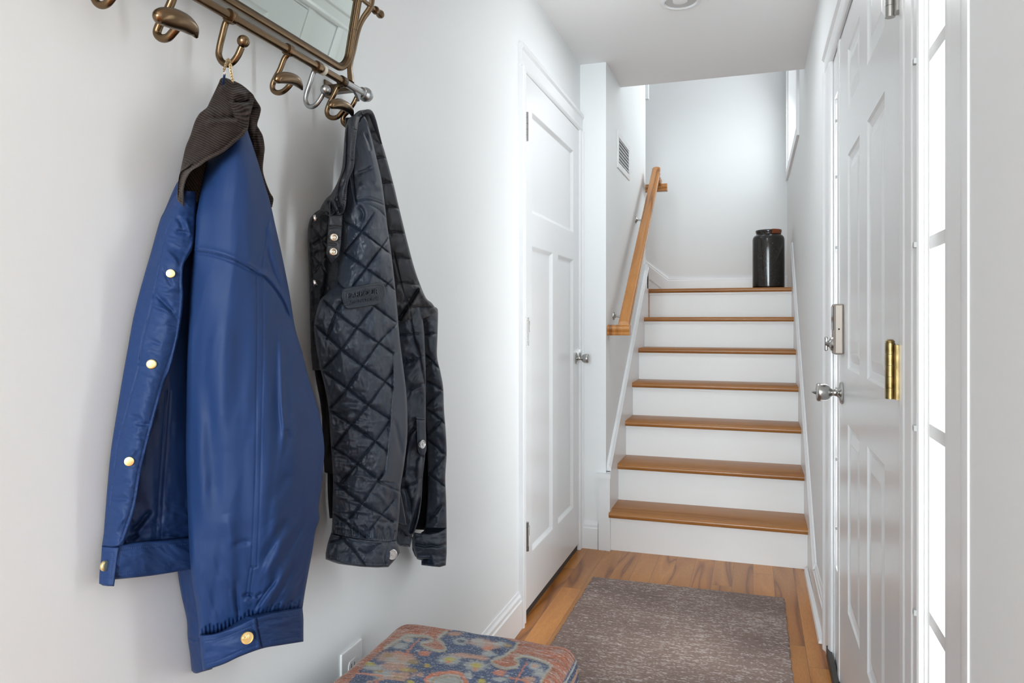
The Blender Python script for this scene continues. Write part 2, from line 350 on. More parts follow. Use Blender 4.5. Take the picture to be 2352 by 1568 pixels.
# stair window on the right wall
mb = MB(); t = .058
for a in ((W1-t, W1, WZ-t, WZt+t), (W2, W2+t, WZ-t, WZt+t)): mb.box(RX-.014, RX, *a)
mb.box(RX-.014, RX, W1, W2, WZ-t, WZ).box(RX-.014, RX, W1, W2, WZt, WZt+t)
mb.box(RX, .36, W1, W1+.012, WZ, WZt).box(RX, .36, W2-.012, W2, WZ, WZt).box(RX, .36, W1+.012, W2-.012, WZ, WZ+.012)
struct('trim_3', mb, trim_m)
mb = MB(); s_ = .035; x0, x1 = .33, .355
mb.box(x0, x1, W1+.012, W1+.012+s_, WZ+.012, WZt).box(x0, x1, W2-.012-s_, W2-.012, WZ+.012, WZt).box(x0, x1, W1+.04, W2-.04, WZ+.012, WZ+.012+s_).box(x0, x1, W1+.04, W2-.04, WZt-s_, WZt)
wn_ = struct('window_1', mb, white_pl)
MB().box(.34, .344, W1+.045, W2-.045, WZ+.045, WZt-.03).build('pane', glass_m, wn_)
# white casing end high at the corner of the stair wall
struct('trim_4', MB().box(-.79, -.665, YLE+.001, YLE+.035, 2.60, 3.6), trim_m)

# --- closet door (door_1): three recessed panels
def panel_door(name, X, out, y0, y1, z0, z1, panels, thick, prof, m, parent=None, **k):
    """door leaf as one mesh: flat front with moulded panels. prof: list of (inset, depth) rings (depth + = into the leaf)"""
    ys = sorted({y0, y1, *[p[0] for p in panels], *[p[1] for p in panels]}); zs = sorted({z0, z1, *[p[2] for p in panels], *[p[3] for p in panels]})
    mb = MB(); hx = []
    for i in range(len(ys)-1):
        for j in range(len(zs)-1):
            cy, cz = (ys[i]+ys[i+1])/2, (zs[j]+zs[j+1])/2
            if any(p[0] < cy < p[1] and p[2] < cz < p[3] for p in panels): continue
            mb.add([(X, ys[i], zs[j]), (X, ys[i+1], zs[j]), (X, ys[i+1], zs[j+1]), (X, ys[i], zs[j+1])], [(0, 1, 2, 3)])
    for a, b, c, d in panels:
        rings = [[(X-out*dp, a+i_, c+i_), (X-out*dp, b-i_, c+i_), (X-out*dp, b-i_, d-i_), (X-out*dp, a+i_, d-i_)] for i_, dp in [(0, 0)]+prof]
        vs = [p for r in rings for p in r]; fs = []
        for r in range(len(rings)-1):
            for q in range(4): fs.append((r*4+q, r*4+(q+1) % 4, (r+1)*4+(q+1) % 4, (r+1)*4+q))
        fs.append(tuple(range((len(rings)-1)*4, len(rings)*4))); mb.add(vs, fs)
    xb = X-out*thick
    mb.add([(X, y0, z0), (X, y1, z0), (X, y1, z1), (X, y0, z1), (xb, y0, z0), (xb, y1, z0), (xb, y1, z1), (xb, y0, z1)],
           [(0, 4, 5, 1), (1, 5, 6, 2), (2, 6, 7, 3), (3, 7, 4, 0), (4, 7, 6, 5)])
    return mb.build(name, m, parent, **k)
XD = WX+.004
door1 = panel_door('door_1', XD, 1, 2.612, 3.498, .034, 2.046,
    [(2.704, 3.385, 1.535, 1.925), (2.704, 3.012, .232, 1.41), (3.098, 3.385, .232, 1.41)], .035, [(.003, .001), (.014, .011), (.017, .012)], door_m, kind='structure')
MB().box(XD-.03, XD-.008, 2.606, 3.50, 0, .033).build('door_sweep', darkgap, door1)
MB().box(XD-.04, XD+.0, D1a, 2.6105, 0, D1z).box(XD-.04, XD+.0, 3.4995, D1b, 0, D1z).box(XD-.04, XD, 2.61, 3.5, 2.0475, D1z).build('jamb', trim_m, door1)
def hinge_barrel(z0, z1, spring):
    mb = MB(); ox = (XD+.008, 2.607)
    if spring:
        L = z1-z0
        for a, b, r in ((0, .16, .0085), (.17, .83, .0075), (.84, 1, .0085)): lathe(mb, [(0, a*L), (r, a*L), (r, b*L), (0, b*L)], (*ox, z0), (0, 0, 1), 18)
        lathe(mb, [(0, 0), (.004, 0), (.004, .017*L), (0, .017*L)], (*ox, z0+.165*L), (0, 0, 1), 12)
        tube(mb, [(XD+.013, 2.612, z1-.012), (XD+.014, 2.622, z1-.018), (XD+.012, 2.626, z1-.04), (XD+.012, 2.628, z1-.055)], .0009, 6)
    else:
        L = z1-z0
        for k in range(5): lathe(mb, [(0, (k+.02)/5*L), (.007, (k+.02)/5*L), (.007, (k+.97)/5*L), (0, (k+.97)/5*L)], (*ox, z0), (0, 0, 1), 18)
    mb.box(XD-.001, XD+.0015, 2.613, 2.618, z0, z1)
    return autosmooth(mb.build('hinge', nickel, door1, label='steel barrel door hinge'))
hinge_barrel(1.789, 1.897, False); hinge_barrel(1.028, 1.133, True); hinge_barrel(.264, .371, True)
def knob(origin, axis, parent, s=1., name='door_knob', tip=False):
    mb = MB(); lathe(mb, [(0, 0), (.032*s, 0), (.033*s, .003*s), (.029*s, .007*s), (.016*s, .010*s), (.0105*s, .016*s), (.0095*s, .026*s), (.012*s, .031*s), (.020*s, .037*s), (.0245*s, .046*s),
        (.0265*s, .058*s), (.0265*s, .066*s), (.0235*s, .070*s), (.013*s, .0715*s), (0, .072*s)]+([] if not tip else []), origin, axis, 36)
    if tip: lathe(mb, [(0, .070*s), (.007*s, .071*s), (.005*s, .076*s), (.0015*s, .083*s), (0, .084*s)], origin, axis, 16)
    return autosmooth(mb.build(name, nickel, parent, label='satin nickel door knob'), 50)
knob((XD, 3.447, .938), (1, 0, 0), door1, .86)
mb = MB(); mb.box(XD, XD+.012, 3.499, 3.503, .94, .98); mb.build('latch', nickel, door1)

# --- front door (door_2): six raised panels, sidelights either side
def raised(): return [(.006, .004), (.012, .006), (.020, .008), (.045, .002), (.05, .0015)]
L1, L2 = 1.432, 2.376
pc = [(1.593, 1.826), (1.950, 2.183)]
pz = [(.325, .84), (.99, 1.574), (1.70, 1.862)]
door2 = panel_door('door_2', RX, -1, L1, L2, .012, 1.948, [(a, b, c, d) for a, b in pc for c, d in pz], .044, raised(), door_m, kind='structure')
# unit frame: mullions and jambs
mb = MB()
mb.box(RX+.002, .287, L2+.004, 2.424, 0, OZ).box(RX+.002, .287, 1.276, L1-.004, 0, OZ).box(RX+.002, .287, 2.556, O2, 0, OZ).box(RX+.002, .287, O1, O1+.003, 0, OZ)
mb.box(RX+.002, .287, O1+.003, 1.276, 1.86, OZ).box(RX+.002, .287, 2.424, 2.556, 1.83, OZ).box(RX+.002, .287, L1-.004, L2+.004, 1.952, OZ)
mb.box(RX+.004, .287, O1+.003, 1.276, 0, .35).box(RX+.004, .287, 2.424, 2.556, 0, .34)
struct('trim_5', mb, trim_m)
# fluted face strips on the wide mullion
mb = MB(); m0, m1 = 1.276, L1-.004
prof = [(m0, 0), (m0, .006), (m0+.006, .010), (m0+.030, .010), (m0+.034, .006), (m0+.040, .006), (m0+.046, .011), (m0+.085, .012), (m0+.092, .008), (m0+.105, .008), (m0+.112, .012), (m0+.142, .012), (m1-.004, .008), (m1, .004), (m1, 0)]
n = len(prof); mb.add([(RX+.002-d*.5, y, z) for z in (0, OZ) for y, d in prof], [tuple(range(n))[::-1], tuple(range(n, 2*n))]+[(i, (i+1) % n, n+(i+1) % n, n+i) for i in range(n)])
mb.box(RX-.002, RX+.002, L2+.006, 2.420, 0, OZ)
struct('trim_6', mb, trim_m)
def sidelight(name, y0, y1, z0, z1, bars, clipy):
    mb = MB(); x0, x1 = RX+.011, RX+.026; f = .011
    mb.box(x0, x1, y0, y0+f, z0, z1).box(x0, x1, y1-f, y1, z0, z1).box(x0, x1, y0+f, y1-f, z0, z0+f).box(x0, x1, y0+f, y1-f, z1-f, z1)
    mb.box(x0-.005, x0, y1-.005, y1, z0, z1)
    fr = struct(name, mb, white_pl)
    MB().box(x0+.004, x0+.006, y0+f, y1-f, z0+f, z1-f).build('pane', glass_m, fr)
    mb = MB()
    for z in bars: mb.box(x0+.0005, x0+.0035, y0+f, y1-f, z-.010, z+.010)
    mb.build('grille_bar', white_pl, fr)
    for z in bars:
        c = MB(); c.box(RX-.007, RX-.002, clipy-.005, clipy+.005, z-.005, z+.004); c.build('grille_clip', clip_m, fr, bevel=.001)
    return fr
sidelight('window_2', O1+.004, 1.276, .35, 1.86, [.668, .956, 1.243, 1.530, 1.76], 1.287)
sidelight('window_3', 2.424, 2.556, .34, 1.83, [.49, .70, .915, 1.13, 1.345, 1.56, 1.73], 2.43)
struct('trim_7', MB().box(RX-.012, .36, O1+.01, O2-.004, 0, .012), darkgap)
MB().box(RX-.006, RX, L1+.01, L2-.01, .012, .05).build('door_sweep', darkgap, door2)
struct('trim_8', MB().box(RX-.016, RX-.002, 2.26, 2.62, .012, .05), darkgap)
# hardware
def brass_hinge(z0, z1):
    mb = MB(); yb = 1.452; xb = RX-.013; L = z1-z0
    for k in range(5): lathe(mb, [(0, (k+.015)/5*L), (.0085, (k+.015)/5*L), (.0085, (k+.985)/5*L), (0, (k+.985)/5*L)], (xb, yb, z0), (0, 0, 1), 24)
    lathe(mb, [(0, L), (.0075, L), (.008, L+.003), (.005, L+.006), (0, L+.0065)], (xb, yb, z0), (0, 0, 1), 20)
    mb.box(RX-.008, RX-.0005, yb-.004, yb-.030, z0+.001, z1-.003)
    return mb
autosmooth(brass_hinge(.984, 1.084).build('hinge', brass, door2, label='aged brass door hinge'))
autosmooth(brass_hinge(1.664, 1.764).build('hinge', nickel, door2, label='satin nickel door hinge'))
knob((RX, 2.305, .914), (-1, 0, 0), door2, 1., tip=True)
lk = MB().box(RX-.026, RX, 2.272, 2.345, 1.025, 1.17).build('deadbolt_lock', lockm, door2, bevel=.005)
MB().box(RX-.0275, RX-.0262, 2.280, 2.338, 1.095, 1.163).build('battery_cover', blackp, lk, bevel=.0005)
mb = MB(); lathe(mb, [(0, 0), (.021, 0), (.019, .006), (.010, .010), (.006, .020), (0, .020)], (RX-.026, 2.305, 1.055), (-1, 0, 0), 24)
autosmooth(mb.build('thumb_turn_rose', nickel, lk))
mb = MB(); mb.box(RX-.048, RX-.040, 2.301, 2.310, 1.034, 1.076); mb.build('thumb_turn', nickel, lk, bevel=.003)
mb = MB(); lathe(mb, [(0, 0), (.0025, 0), (.0025, .001), (0, .001)], (RX-.013, 2.2725, 1.098), (0, -1, 0), 12); mb.build('screw', hole_m, lk)

# ================================================================== staircase
Y1, RUN, RISE = 3.519, .241, .19; XA, XB = -.6655, .2325
st = empty('staircase', (-.21, YR, 0), label='white painted staircase with seven oak treads rising to landing', cat='staircase')
for n in range(7):
    yf = Y1+RUN*n; zt = RISE*(n+1); dep = RUN+.035 if n < 6 else .14
    mb = MB(); t = .027; pr = [(yf+.004, zt), (yf+.0015, zt-.002), (yf-.002, zt-.008), (yf-.003, zt-.0135), (yf-.002, zt-.019), (yf+.0015, zt-.025), (yf+.004, zt-t), (yf+dep, zt-t), (yf+dep, zt)]
    k = len(pr); mb.add([(x, y, z) for x in (XA, XB) for y, z in pr], [tuple(range(k)), tuple(range(k, 2*k))[::-1]]+[(i, k+i, k+(i+1) % k, (i+1) % k) for i in range(k)])
    autosmooth(mb.build('tread', tread_m, st), 50)
    mb = MB(); mb.box(XA, XB, yf+.030, yf+.045, zt-RISE+(.0 if n == 0 else 0), zt-t); mb.box(XA, XB, yf+.016, yf+.030, zt-t-.012, zt-t)
    mb.build('riser', riser_m, st)
MB().box(XA, XB, Y1+RUN*6+.139, 5.0, LZ-.027, LZ).build('landing_edge', tread_m, st)
SL = RISE/RUN
def skirt(x_in, x_wall, offs, y_lo, y_hi, nm, lo_z=None):
    """stringer board along a wall: inner face at x_in, topped by a stepped cap"""
    def zl(y): return offs+SL*(y-Y1)+RISE
    s = 1 if x_wall > x_in else -1
    mb = MB(); a = [(y_lo, 0 if lo_z is None else lo_z), (y_hi, 0), (y_hi, zl(y_hi)-.03), (y_lo, zl(y_lo)-.03)]
    mb.add([(x, y, z) for x in (x_in, x_wall) for y, z in a], [(0, 1, 2, 3), (7, 6, 5, 4)]+[(i, 4+i, 4+(i+1) % 4, (i+1) % 4) for i in range(4)])
    cap = [(-.034, x_in-s*.0), (-.030, x_in-s*.004), (-.020, x_in-s*.004), (-.014, x_in), (-.002, x_in+s*.006), (0, x_wall-s*.003), (0, x_wall), (-.034, x_wall)]
    k = len(cap); mb.add([(x, y, zl(y)+dz) for y in (y_lo, y_hi) for dz, x in cap], [tuple(range(k)), tuple(range(k, 2*k))[::-1]]+[(i, k+i, k+(i+1) % k, (i+1) % k) for i in range(k)])
    return mb.build(nm, trim_m, st)
skirt(XB, RX-.0005, .205, 3.20, 5.08, 'skirt_board')
skirt(XA, SLX+.0005, .190, 3.56, YLE, 'skirt_board')
mb = MB(); mb.box(XA-.052, XA+.004, YR-.018, YR-.001, 0, .365)
mb.box(XA-.058, XA+.008, YR-.026, YR-.001, .352, .375).box(XA-.013, XA+.0045, YR-.022, YR+.02, 0, .352)
mb.build('skirt_end', trim_m, st)
MB().box(SLX+.0005, XA, YLE-.05, YLE, LZ, LZ+.165).build('skirt_end', trim_m, st)
# handrail
hr = empty('handrail', (-.62, 3.6, 1.1), label='golden oak handrail on the left stair wall beside the staircase', cat='handrail')
RXc = -.604
rp = [(-.022, 0), (-.026, .006), (-.026, .012), (-.020, .018), (-.024, .024), (-.0275, .034), (-.025, .044), (-.016, .050), (0, .052), (.016, .050), (.025, .044), (.0275, .034), (.024, .024), (.020, .018), (.026, .012), (.026, .006), (.022, 0)]
def rail_piece(mb, A, B, side, up, prof=rp):
    A, B, side, up = Vector(A), Vector(B), Vector(side), Vector(up); k = len(prof)
    mb.add([p+side*a+up*b for p in (A, B) for a, b in prof], [tuple(range(k)), tuple(range(k, 2*k))[::-1]]+[(i, k+i, k+(i+1) % k, (i+1) % k) for i in range(k)])
ya, yb = 3.600, 4.86; za = 1.075; zb = za+SL*(yb-ya)
mb = MB(); rail_piece(mb, (RXc, ya-.02, za-.02*SL), (RXc, yb, zb), (1, 0, 0), (0, 0, 1.12))
hro = autosmooth(mb.build('rail', rail_m, hr), 40)
mb = MB(); rail_piece(mb, (SLX+.001, ya-.005, za-.028), (RXc+.030, ya-.005, za-.028), (0, 1, 0), (0, 0, 1)); autosmooth(mb.build('rail_return', rail_m, hr), 40)
mb = MB(); rail_piece(mb, (SLX-.03, yb+.12, zb-.085), (RXc+.058, yb+.12, zb-.085), (0, 1, 0), (0, 0, 1)); rail_piece(mb, (RXc, yb-.02, zb-.05), (RXc, yb+.10, zb-.05), (1, 0, 0), (0, 0, .9)); autosmooth(mb.build('rail_return', rail_m, hr), 40)
def bracket(y):
    z = za+SL*(y-ya); mb = MB()
    lathe(mb, [(0, 0), (.022, 0), (.021, .004), (.012, .008), (.006, .014), (0, .014)], (SLX, y, z-.05), (1, 0, 0), 20)
    tube(mb, [(SLX+.01, y, z-.05), (SLX+.04, y, z-.052), (RXc-.012, y, z-.035), (RXc, y, z-.002)], .0055, 10)
    autosmooth(mb.build('bracket', nickel, hr), 45)
bracket(3.75); bracket(4.50)
# return air grille
v0, v1 = onX(1417, 298, SLX), onX(1445, 418, SLX)
gy0, gy1 = v0.y, v1.y; gz1 = v0.z; gz0 = onX(1417, 384, SLX).z
vt = empty('air_vent', (SLX, (gy0+gy1)/2, (gz0+gz1)/2), label='white louvered air return grille high on the left stair wall', cat='vent')
mb = MB(); f = .032
mb.box(SLX, SLX+.006, gy0, gy1, gz0, gz0+f).box(SLX, SLX+.006, gy0, gy1, gz1-f, gz1).box(SLX, SLX+.006, gy0, gy0+f, gz0+f, gz1-f).box(SLX, SLX+.006, gy1-f, gy1, gz0+f, gz1-f)
mb.build('frame', white_pl, vt, bevel=.0015)
MB().box(SLX, SLX+.001, gy0+f, gy1-f, gz0+f, gz1-f).build('backing', louver_m, vt)
nl = 7
for k in range(nl):
    z = gz0+f+(gz1-gz0-2*f)*(k+.5)/nl; mb = MB()
    mb.add([(SLX+.001, gy0+f, z+.004), (SLX+.006, gy0+f, z-.003), (SLX+.006, gy0+f, z-.005), (SLX+.001, gy0+f, z+.002), (SLX+.001, gy1-f, z+.004), (SLX+.006, gy1-f, z-.003), (SLX+.006, gy1-f, z-.005), (SLX+.001, gy1-f, z+.002)],
           [(0, 1, 2, 3), (7, 6, 5, 4), (0, 4, 5, 1), (1, 5, 6, 2), (2, 6, 7, 3), (3, 7, 4, 0)]); mb.build('louver', white_pl, vt)
# ceiling light
cl = empty('ceiling_light', (-.272, 2.955, CZ), label='round white recessed ceiling light above the hall rug', cat='light')
mb = MB(); lathe(mb, [(.078, .0), (.080, .003), (.074, .008), (.064, .009), (.060, .004), (.060, .0)], (-.272, 2.955, CZ), (0, 0, -1), 48); autosmooth(mb.build('trim_ring', white_pl, cl), 50)
mb = MB(); lathe(mb, [(0, .0), (.0595, .0), (.0595, .003), (.045, .006), (0, .007)], (-.272, 2.955, CZ), (0, 0, -1), 40); autosmooth(mb.build('lens', mat('lamp_lens', (.55, .55, .54), .3), cl), 50)
mb = MB(); lathe(mb, [(0, .006), (.03, .006), (.028, .014), (0, .016)], (-.272, 2.93, CZ), (0, 0, -1), 30); autosmooth(mb.build('bulb', white_pl, cl), 50)
# outlet
pA, pB = onX(780, 1502, WX), onX(828, 1466, WX); oz = (pA.z+pB.z)/2
ot = empty('wall_outlet', (WX, (pA.y+pB.y)/2, oz-.06), label='white duplex power outlet low on the left wall by the bench', cat='outlet')
mb = MB(); mb.box(WX, WX+.005, pA.y, pB.y, oz-.118, oz); mb.build('cover_plate', white_pl, ot, bevel=.002)
ym = (pA.y+pB.y)/2
for dz in (-.040, -.080):
    mb = MB(); prof = [(.017*math.cos(a), max(-.0125, min(.0125, .017*math.sin(a)))) for a in np.linspace(0, 2*PI, 32, endpoint=False)]
    mb.add([(x, ym+p[0], oz+dz+p[1]) for x in (WX+.004, WX+.0065) for p in prof], [tuple(range(32)), tuple(range(32, 64))[::-1]]+[(i, 32+i, 32+(i+1) % 32, (i+1) % 32) for i in range(32)])
    so = mb.build('socket', white_pl, ot)
    mb = MB()
    for dy, hh in ((-.0065, .0045), (.0065, .0035)): mb.box(WX+.0063, WX+.0068, ym+dy-.001, ym+dy+.001, oz+dz-hh+.002, oz+dz+hh+.002)
    mb.build('slot', hole_m, so)
# vase on the landing
vs = empty('floor_vase', (.095, 5.10, LZ), label='tall black glazed ceramic jar standing on the stair landing', cat='vase')
mb = MB(); lathe(mb, [(0, 0), (.094, 0), (.099, .004), (.100, .012), (.100, .10), (.1005, .17), (.1, .24), (.100, .318), (.097, .332), (.089, .343), (.079, .349), (.0765, .352), (.0775, .358), (.080, .366), (.0815, .374), (.080, .379), (.076, .380), (.0735, .374), (.073, .350), (.09, .33), (.092, .02), (0, .015)], (.095, 5.10, LZ), (0, 0, 1), 64)
for dz in (.112, .222): pass
autosmooth(mb.build('body', vase_m, vs), 60)
mb = MB(); lathe(mb, [(.0822, .3), (.0822, .3)], (0, 0, 0), (0, 0, 1), 3) if False else None
# unglazed rust-coloured patch on the rim
vsn = []; a0, a1 = math.radians(-75), math.radians(45); nA = 16
for i in range(nA+1):
    a = a0+(a1-a0)*i/nA
    for r, h in ((.0785, .353), (.0818, .364), (.0832, .374), (.0812, .3812), (.0755, .3815)): vsn.append((.095+r*math.cos(a), 5.10+r*math.sin(a), LZ+h))
mb = MB(); mb.add(vsn, [(i*5+k, i*5+k+1, (i+1)*5+k+1, (i+1)*5+k) for i in range(nA) for k in range(4)]); autosmooth(mb.build('rim_patch', glaze_m, vs, label='rust coloured patch on the rim'), 60)
# vertex-painted woven hall rug
ra, rb, rc_, rd = -.6615, .119, 1.475, 3.13
nx_, ny_ = 640, 1500
ux = np.linspace(0, 1, nx_); uy = np.linspace(0, 1, ny_); UX, UY = np.meshgrid(ux, uy)
RXX = ra+(rb-ra)*UX; RYY = rd-(rd-rc_)*UY
edge = (vn(RYY*90, RYY*0, 3)-.5)*.006*(np.abs(UX-.5) > .495)
row = np.floor(RYY/.0032); f1 = vn(RXX*52+row*7.7, row*3.1, 5); f2 = vn(RXX*170+row*3.3, row*1.7, 8); big = vn(RXX*5, RYY*9, 2)
base = np.array([.255, .185, .160]); dark = np.array([.125, .092, .084]); lite = np.array([.56, .49, .46])
tn = (.35*f1+.35*f2+.3*big)[..., None]; colr = dark+(base-dark)*np.clip(tn*2.0, 0, 1.5)
fl = np.clip((f1*.5+f2*.5-.57-.12*(1-big))*7, 0, 1)[..., None]*.8; colr = colr*(1-fl)+lite*fl
zz = .0085+.0010*np.sin(RYY/.0032*2*PI)+.0012*f2; e_ = np.minimum(np.minimum(UX, 1-UX)*.78, np.minimum(UY, 1-UY)*1.65); zz = zz*np.clip(e_/.003, .0, 1)**.5+.001
rugV = np.stack([RXX+edge, RYY, zz], -1)
rg = grid_mesh('hall_rug', rugV, rug_m, col=colr, label='brown woven hall rug with pale flecks on the oak floor', cat='rug')
# ================================================================== coat rack with tilting mirror
BX = -.748                                    # bar stands off the wall
rk = empty('coat_rack', (WX, 1.05, 1.58), label='bronze wall coat rack rail with hooks below a tilting framed mirror', cat='coat rack')
rings = [(529.7, 38.3), (662.4, 117.4), (729.7, 154.4), (787, 185), (831.8, 212.4)]
Rp = [onX(x, y, BX) for x, y in rings]; BZ = sum(p.z for p in Rp)/5
def barp(y): return (BX, y, BZ+(Rp[3].z-BZ)*0)
y_end = Rp[4].y; y_grey = Rp[3].y
mb = MB(); tube(mb, [(BX, .30, BZ), (BX, y_grey, BZ)], .0070, 24, smooth=False); autosmooth(mb.build('rail_bar', bronze, rk), 40)
mb = MB(); tube(mb, [(BX, y_grey, BZ), (BX, y_end+.004, BZ)], .0074, 24, smooth=False); autosmooth(mb.build('rail_bar_end', pewter, rk, label='grey end section of the rail'), 40)
def ring(y, m, r=.0092, w=.011, groove=False):
    mb = MB(); pr = [(.0062, 0), (r, 0), (r, w*.25), (r-.0008, w*.3), (r, w*.36), (r, w), (.0062, w)]
    lathe(mb, pr, (BX, y-w/2, BZ), (0, 1, 0), 28); return autosmooth(mb.build('rail_collar', m, rk), 45)
ring(Rp[0].y, bronze, .0102, .012); ring(Rp[1].y, bronze, .0098, .012); ring(Rp[2].y, bronze, .0098, .012); ring(Rp[2].y+.016, beige, .0094, .008); ring(Rp[3].y, bronze_d, .0100, .013)
mb = MB(); lathe(mb, [(.0062, -.004), (.0105, -.004), (.0108, 0), (.009, .003), (.0105, .006), (.0140, .010), (.0145, .015), (.0125, .020), (.012, .024), (.006, .028), (0, .029)], (BX, y_end, BZ), (0, 1, 0), 28)
autosmooth(mb.build('rail_finial', pewter, rk), 45)
# wall bracket at the far end: post from wall, saddle and the curved mirror arm
q = onX(797, 174, BX-.02)
mb = MB(); mb.box(WX, BX-.004, q.y-.010, q.y+.010, BZ-.004, BZ+.012); mb.build('bracket_post', bronze_d, rk, bevel=.0015)
mb = MB(); mb.box(WX, WX+.004, q.y-.014, q.y+.014, BZ-.012, BZ+.022); mb.build('bracket_plate', bronze_d, rk, bevel=.0015)
u = onX(812, 205, BX-.004)
mb = MB(); mb.add([(BX-.003, u.y-.010, BZ-.004), (BX-.003, u.y+.020, BZ-.004), (BX-.003, u.y+.012, BZ-.022), (BX-.003, u.y+.002, BZ-.012), (BX+.003, u.y-.010, BZ-.004), (BX+.003, u.y+.020, BZ-.004), (BX+.003, u.y+.012, BZ-.022), (BX+.003, u.y+.002, BZ-.012)],
  [(0, 1, 2, 3), (7, 6, 5, 4), (0, 4, 5, 1), (1, 5, 6, 2), (2, 6, 7, 3), (3, 7, 4, 0)]); mb.build('bracket_gusset', pewter, rk, bevel=.001)
mb = MB(); arm = [onX(806, 188, BX-.006), onX(804, 150, BX-.010), onX(812, 112, BX-.008), onX(823, 70, BX-.001), onX(833, 44, BX+.006), onX(850, 18, BX+.018), onX(856, -6, BX+.024)]
tube(mb, arm, [.0105, .0085, .0090, .0070, .0075, .0080, .0075], 16, flat=.42, up=(1, 0, 0)); autosmooth(mb.build('mirror_arm', bronze, rk), 60)
# mirror: frame tube round a glass that leans out at the top
m0, m1, m2 = onX(474, 0, BX-.016), onX(752, 140, BX-.016), onX(775, 142, BX-.016)
fz = m1.z; yR = onX(801, 118, BX-.012).y; tilt = math.radians(10.5)
def MP(y, h): return (BX-.016+math.sin(tilt)*h, y, fz+math.cos(tilt)*h)   # h = height up the mirror face
cr_ = .036; Hm = .52; yL = .22
def mirror_path(ins):
    P = []; c = cr_-ins
    for cy, ch, a0 in ((yR-cr_, cr_, -90), (yR-cr_, Hm-cr_, 0), (yL+cr_, Hm-cr_, 90), (yL+cr_, cr_, 180)):
        for k in range(9):
            a = math.radians(a0+90*k/8); P.append(MP(cy+c*math.cos(a), ch+c*math.sin(a)))
    return P
def closed_tube(mb, P, r, seg=14):
    P = np.array(P); n = len(P); T = np.roll(P, -1, 0)-np.roll(P, 1, 0); T /= np.linalg.norm(T, axis=1)[:, None]
    nf = np.array([math.cos(tilt), 0, -math.sin(tilt)]); vs = []
    for i in range(n):
        b = np.cross(T[i], nf)
        for k in range(seg):
            a = 2*PI*k/seg; vs.append(P[i]+nf*math.cos(a)*r+b*math.sin(a)*r)
    mb.add(vs, [(i*seg+k, i*seg+(k+1) % seg, ((i+1) % n)*seg+(k+1) % seg, ((i+1) % n)*seg+k) for i in range(n) for k in range(seg)])
mb = MB(); closed_tube(mb, mirror_path(0), .0060); mf = autosmooth(mb.build('mirror_frame', bronze, rk), 60)
mb = MB(); closed_tube(mb, mirror_path(.0065), .0028, 10); autosmooth(mb.build('frame_bead', bronze_d, mf), 60)
nf = Vector((math.cos(tilt), 0, -math.sin(tilt))); gt = tilt; nf = Vector((math.cos(gt), 0, -math.sin(gt)))
P = [Vector((BX-.016+math.sin(tilt)*.06+math.tan(gt)*(p[2]-fz-math.cos(tilt)*.06)-.002, p[1], p[2])) for p in mirror_path(.004)]; n = len(P)
mb = MB(); mb.add(P+[p-nf*.004 for p in P], [tuple(range(n)), tuple(range(n, 2*n))[::-1]]+[(i, n+i, n+(i+1) % n, (i+1) % n) for i in range(n)])
mb.build('mirror_glass', mirror_m, mf)
# sleeve on the frame where the arm holds it, pivot rod and ball
hs = .175; mb = MB(); tube(mb, [MP(yR, .085), MP(yR, hs+.12)], .0068, 20, smooth=False); autosmooth(mb.build('frame_sleeve', bronze, rk), 40)
pc_ = Vector(onX(848, 12, BX+.018)); pe = Vector(onX(868, 26, BX+.018)); pe.x = pc_.x; pe.z = pc_.z
mb = MB(); lathe(mb, [(0, -.03), (.0042, -.03), (.0042, .022), (.0075, .022), (.0085, .026), (.0075, .030), (.0045, .033), (.0045, .036), (.0078, .041), (.0086, .046), (.0070, .051), (.003, .054), (0, .0545)], pc_, (0, 1, 0), 26)
autosmooth(mb.build('pivot_knob', bronze, rk), 45)
# hooks
def hook_ball(ringpt, pts, ball, m, r=.0046):
    y = ringpt.y; mb = MB(); P = [(BX, y, BZ-.006)]+[tuple(onY(px, py, y)) for px, py in pts]; tube(mb, P, r, 16)
    b = onY(*ball, y); h = autosmooth(mb.build('hook', m, rk), 60)
    mb = MB(); R = .0092; lathe(mb, [(R*math.sin(t), -R*math.cos(t)) for t in np.linspace(0, PI, 18)], b, (0, 1, 0), 26); autosmooth(mb.build('ball_tip', m, h), 60)
    return h
hook_ball(Rp[0], [(519, 52), (511, 80), (504, 110), (503, 128), (510, 142), (521, 148), (534, 143), (546, 128), (555, 108)], (559, 95), bronze, .0049)
hook_ball(Rp[2], [(720, 166), (712, 190), (704, 214), (702, 230), (707, 242), (716, 245), (726, 240), (735, 228), (742, 216)], (747.5, 206), pewter, .0044)
def hook_head(y, pts, head, hx, r=.0046, m=None, start=True):
    mb = MB(); P = ([(BX, y, BZ-.006)] if start else [])+[tuple(onY(px, py, y)) for px, py in pts]; tube(mb, P, r, 16)
    h = autosmooth(mb.build('hook', m or bronze, rk), 60)
    mb = MB(); tube(mb, [onX(a, b, hx-d) for a, b, rr, d in head], [rr*1.22 for a, b, rr, d in head], 18, flat=1.0, up=(0, 0, 1)); autosmooth(mb.build('horn_head', m or bronze, h), 60)
    return h
hy = Rp[1].y
hook_head(hy, [(653, 135), (643, 160), (632, 180), (626, 196), (628, 208), (638, 213), (650, 210), (662, 200), (668, 192)], [(633, 185, .0012, 0), (636, 183, .0050, 0), (644, 179, .0070, 0), (660, 179, .0076, 0), (677, 184, .0072, .001), (688, 195, .0048, .003), (694, 206, .0012, .005)], WX+.108)
hy = Rp[3].y
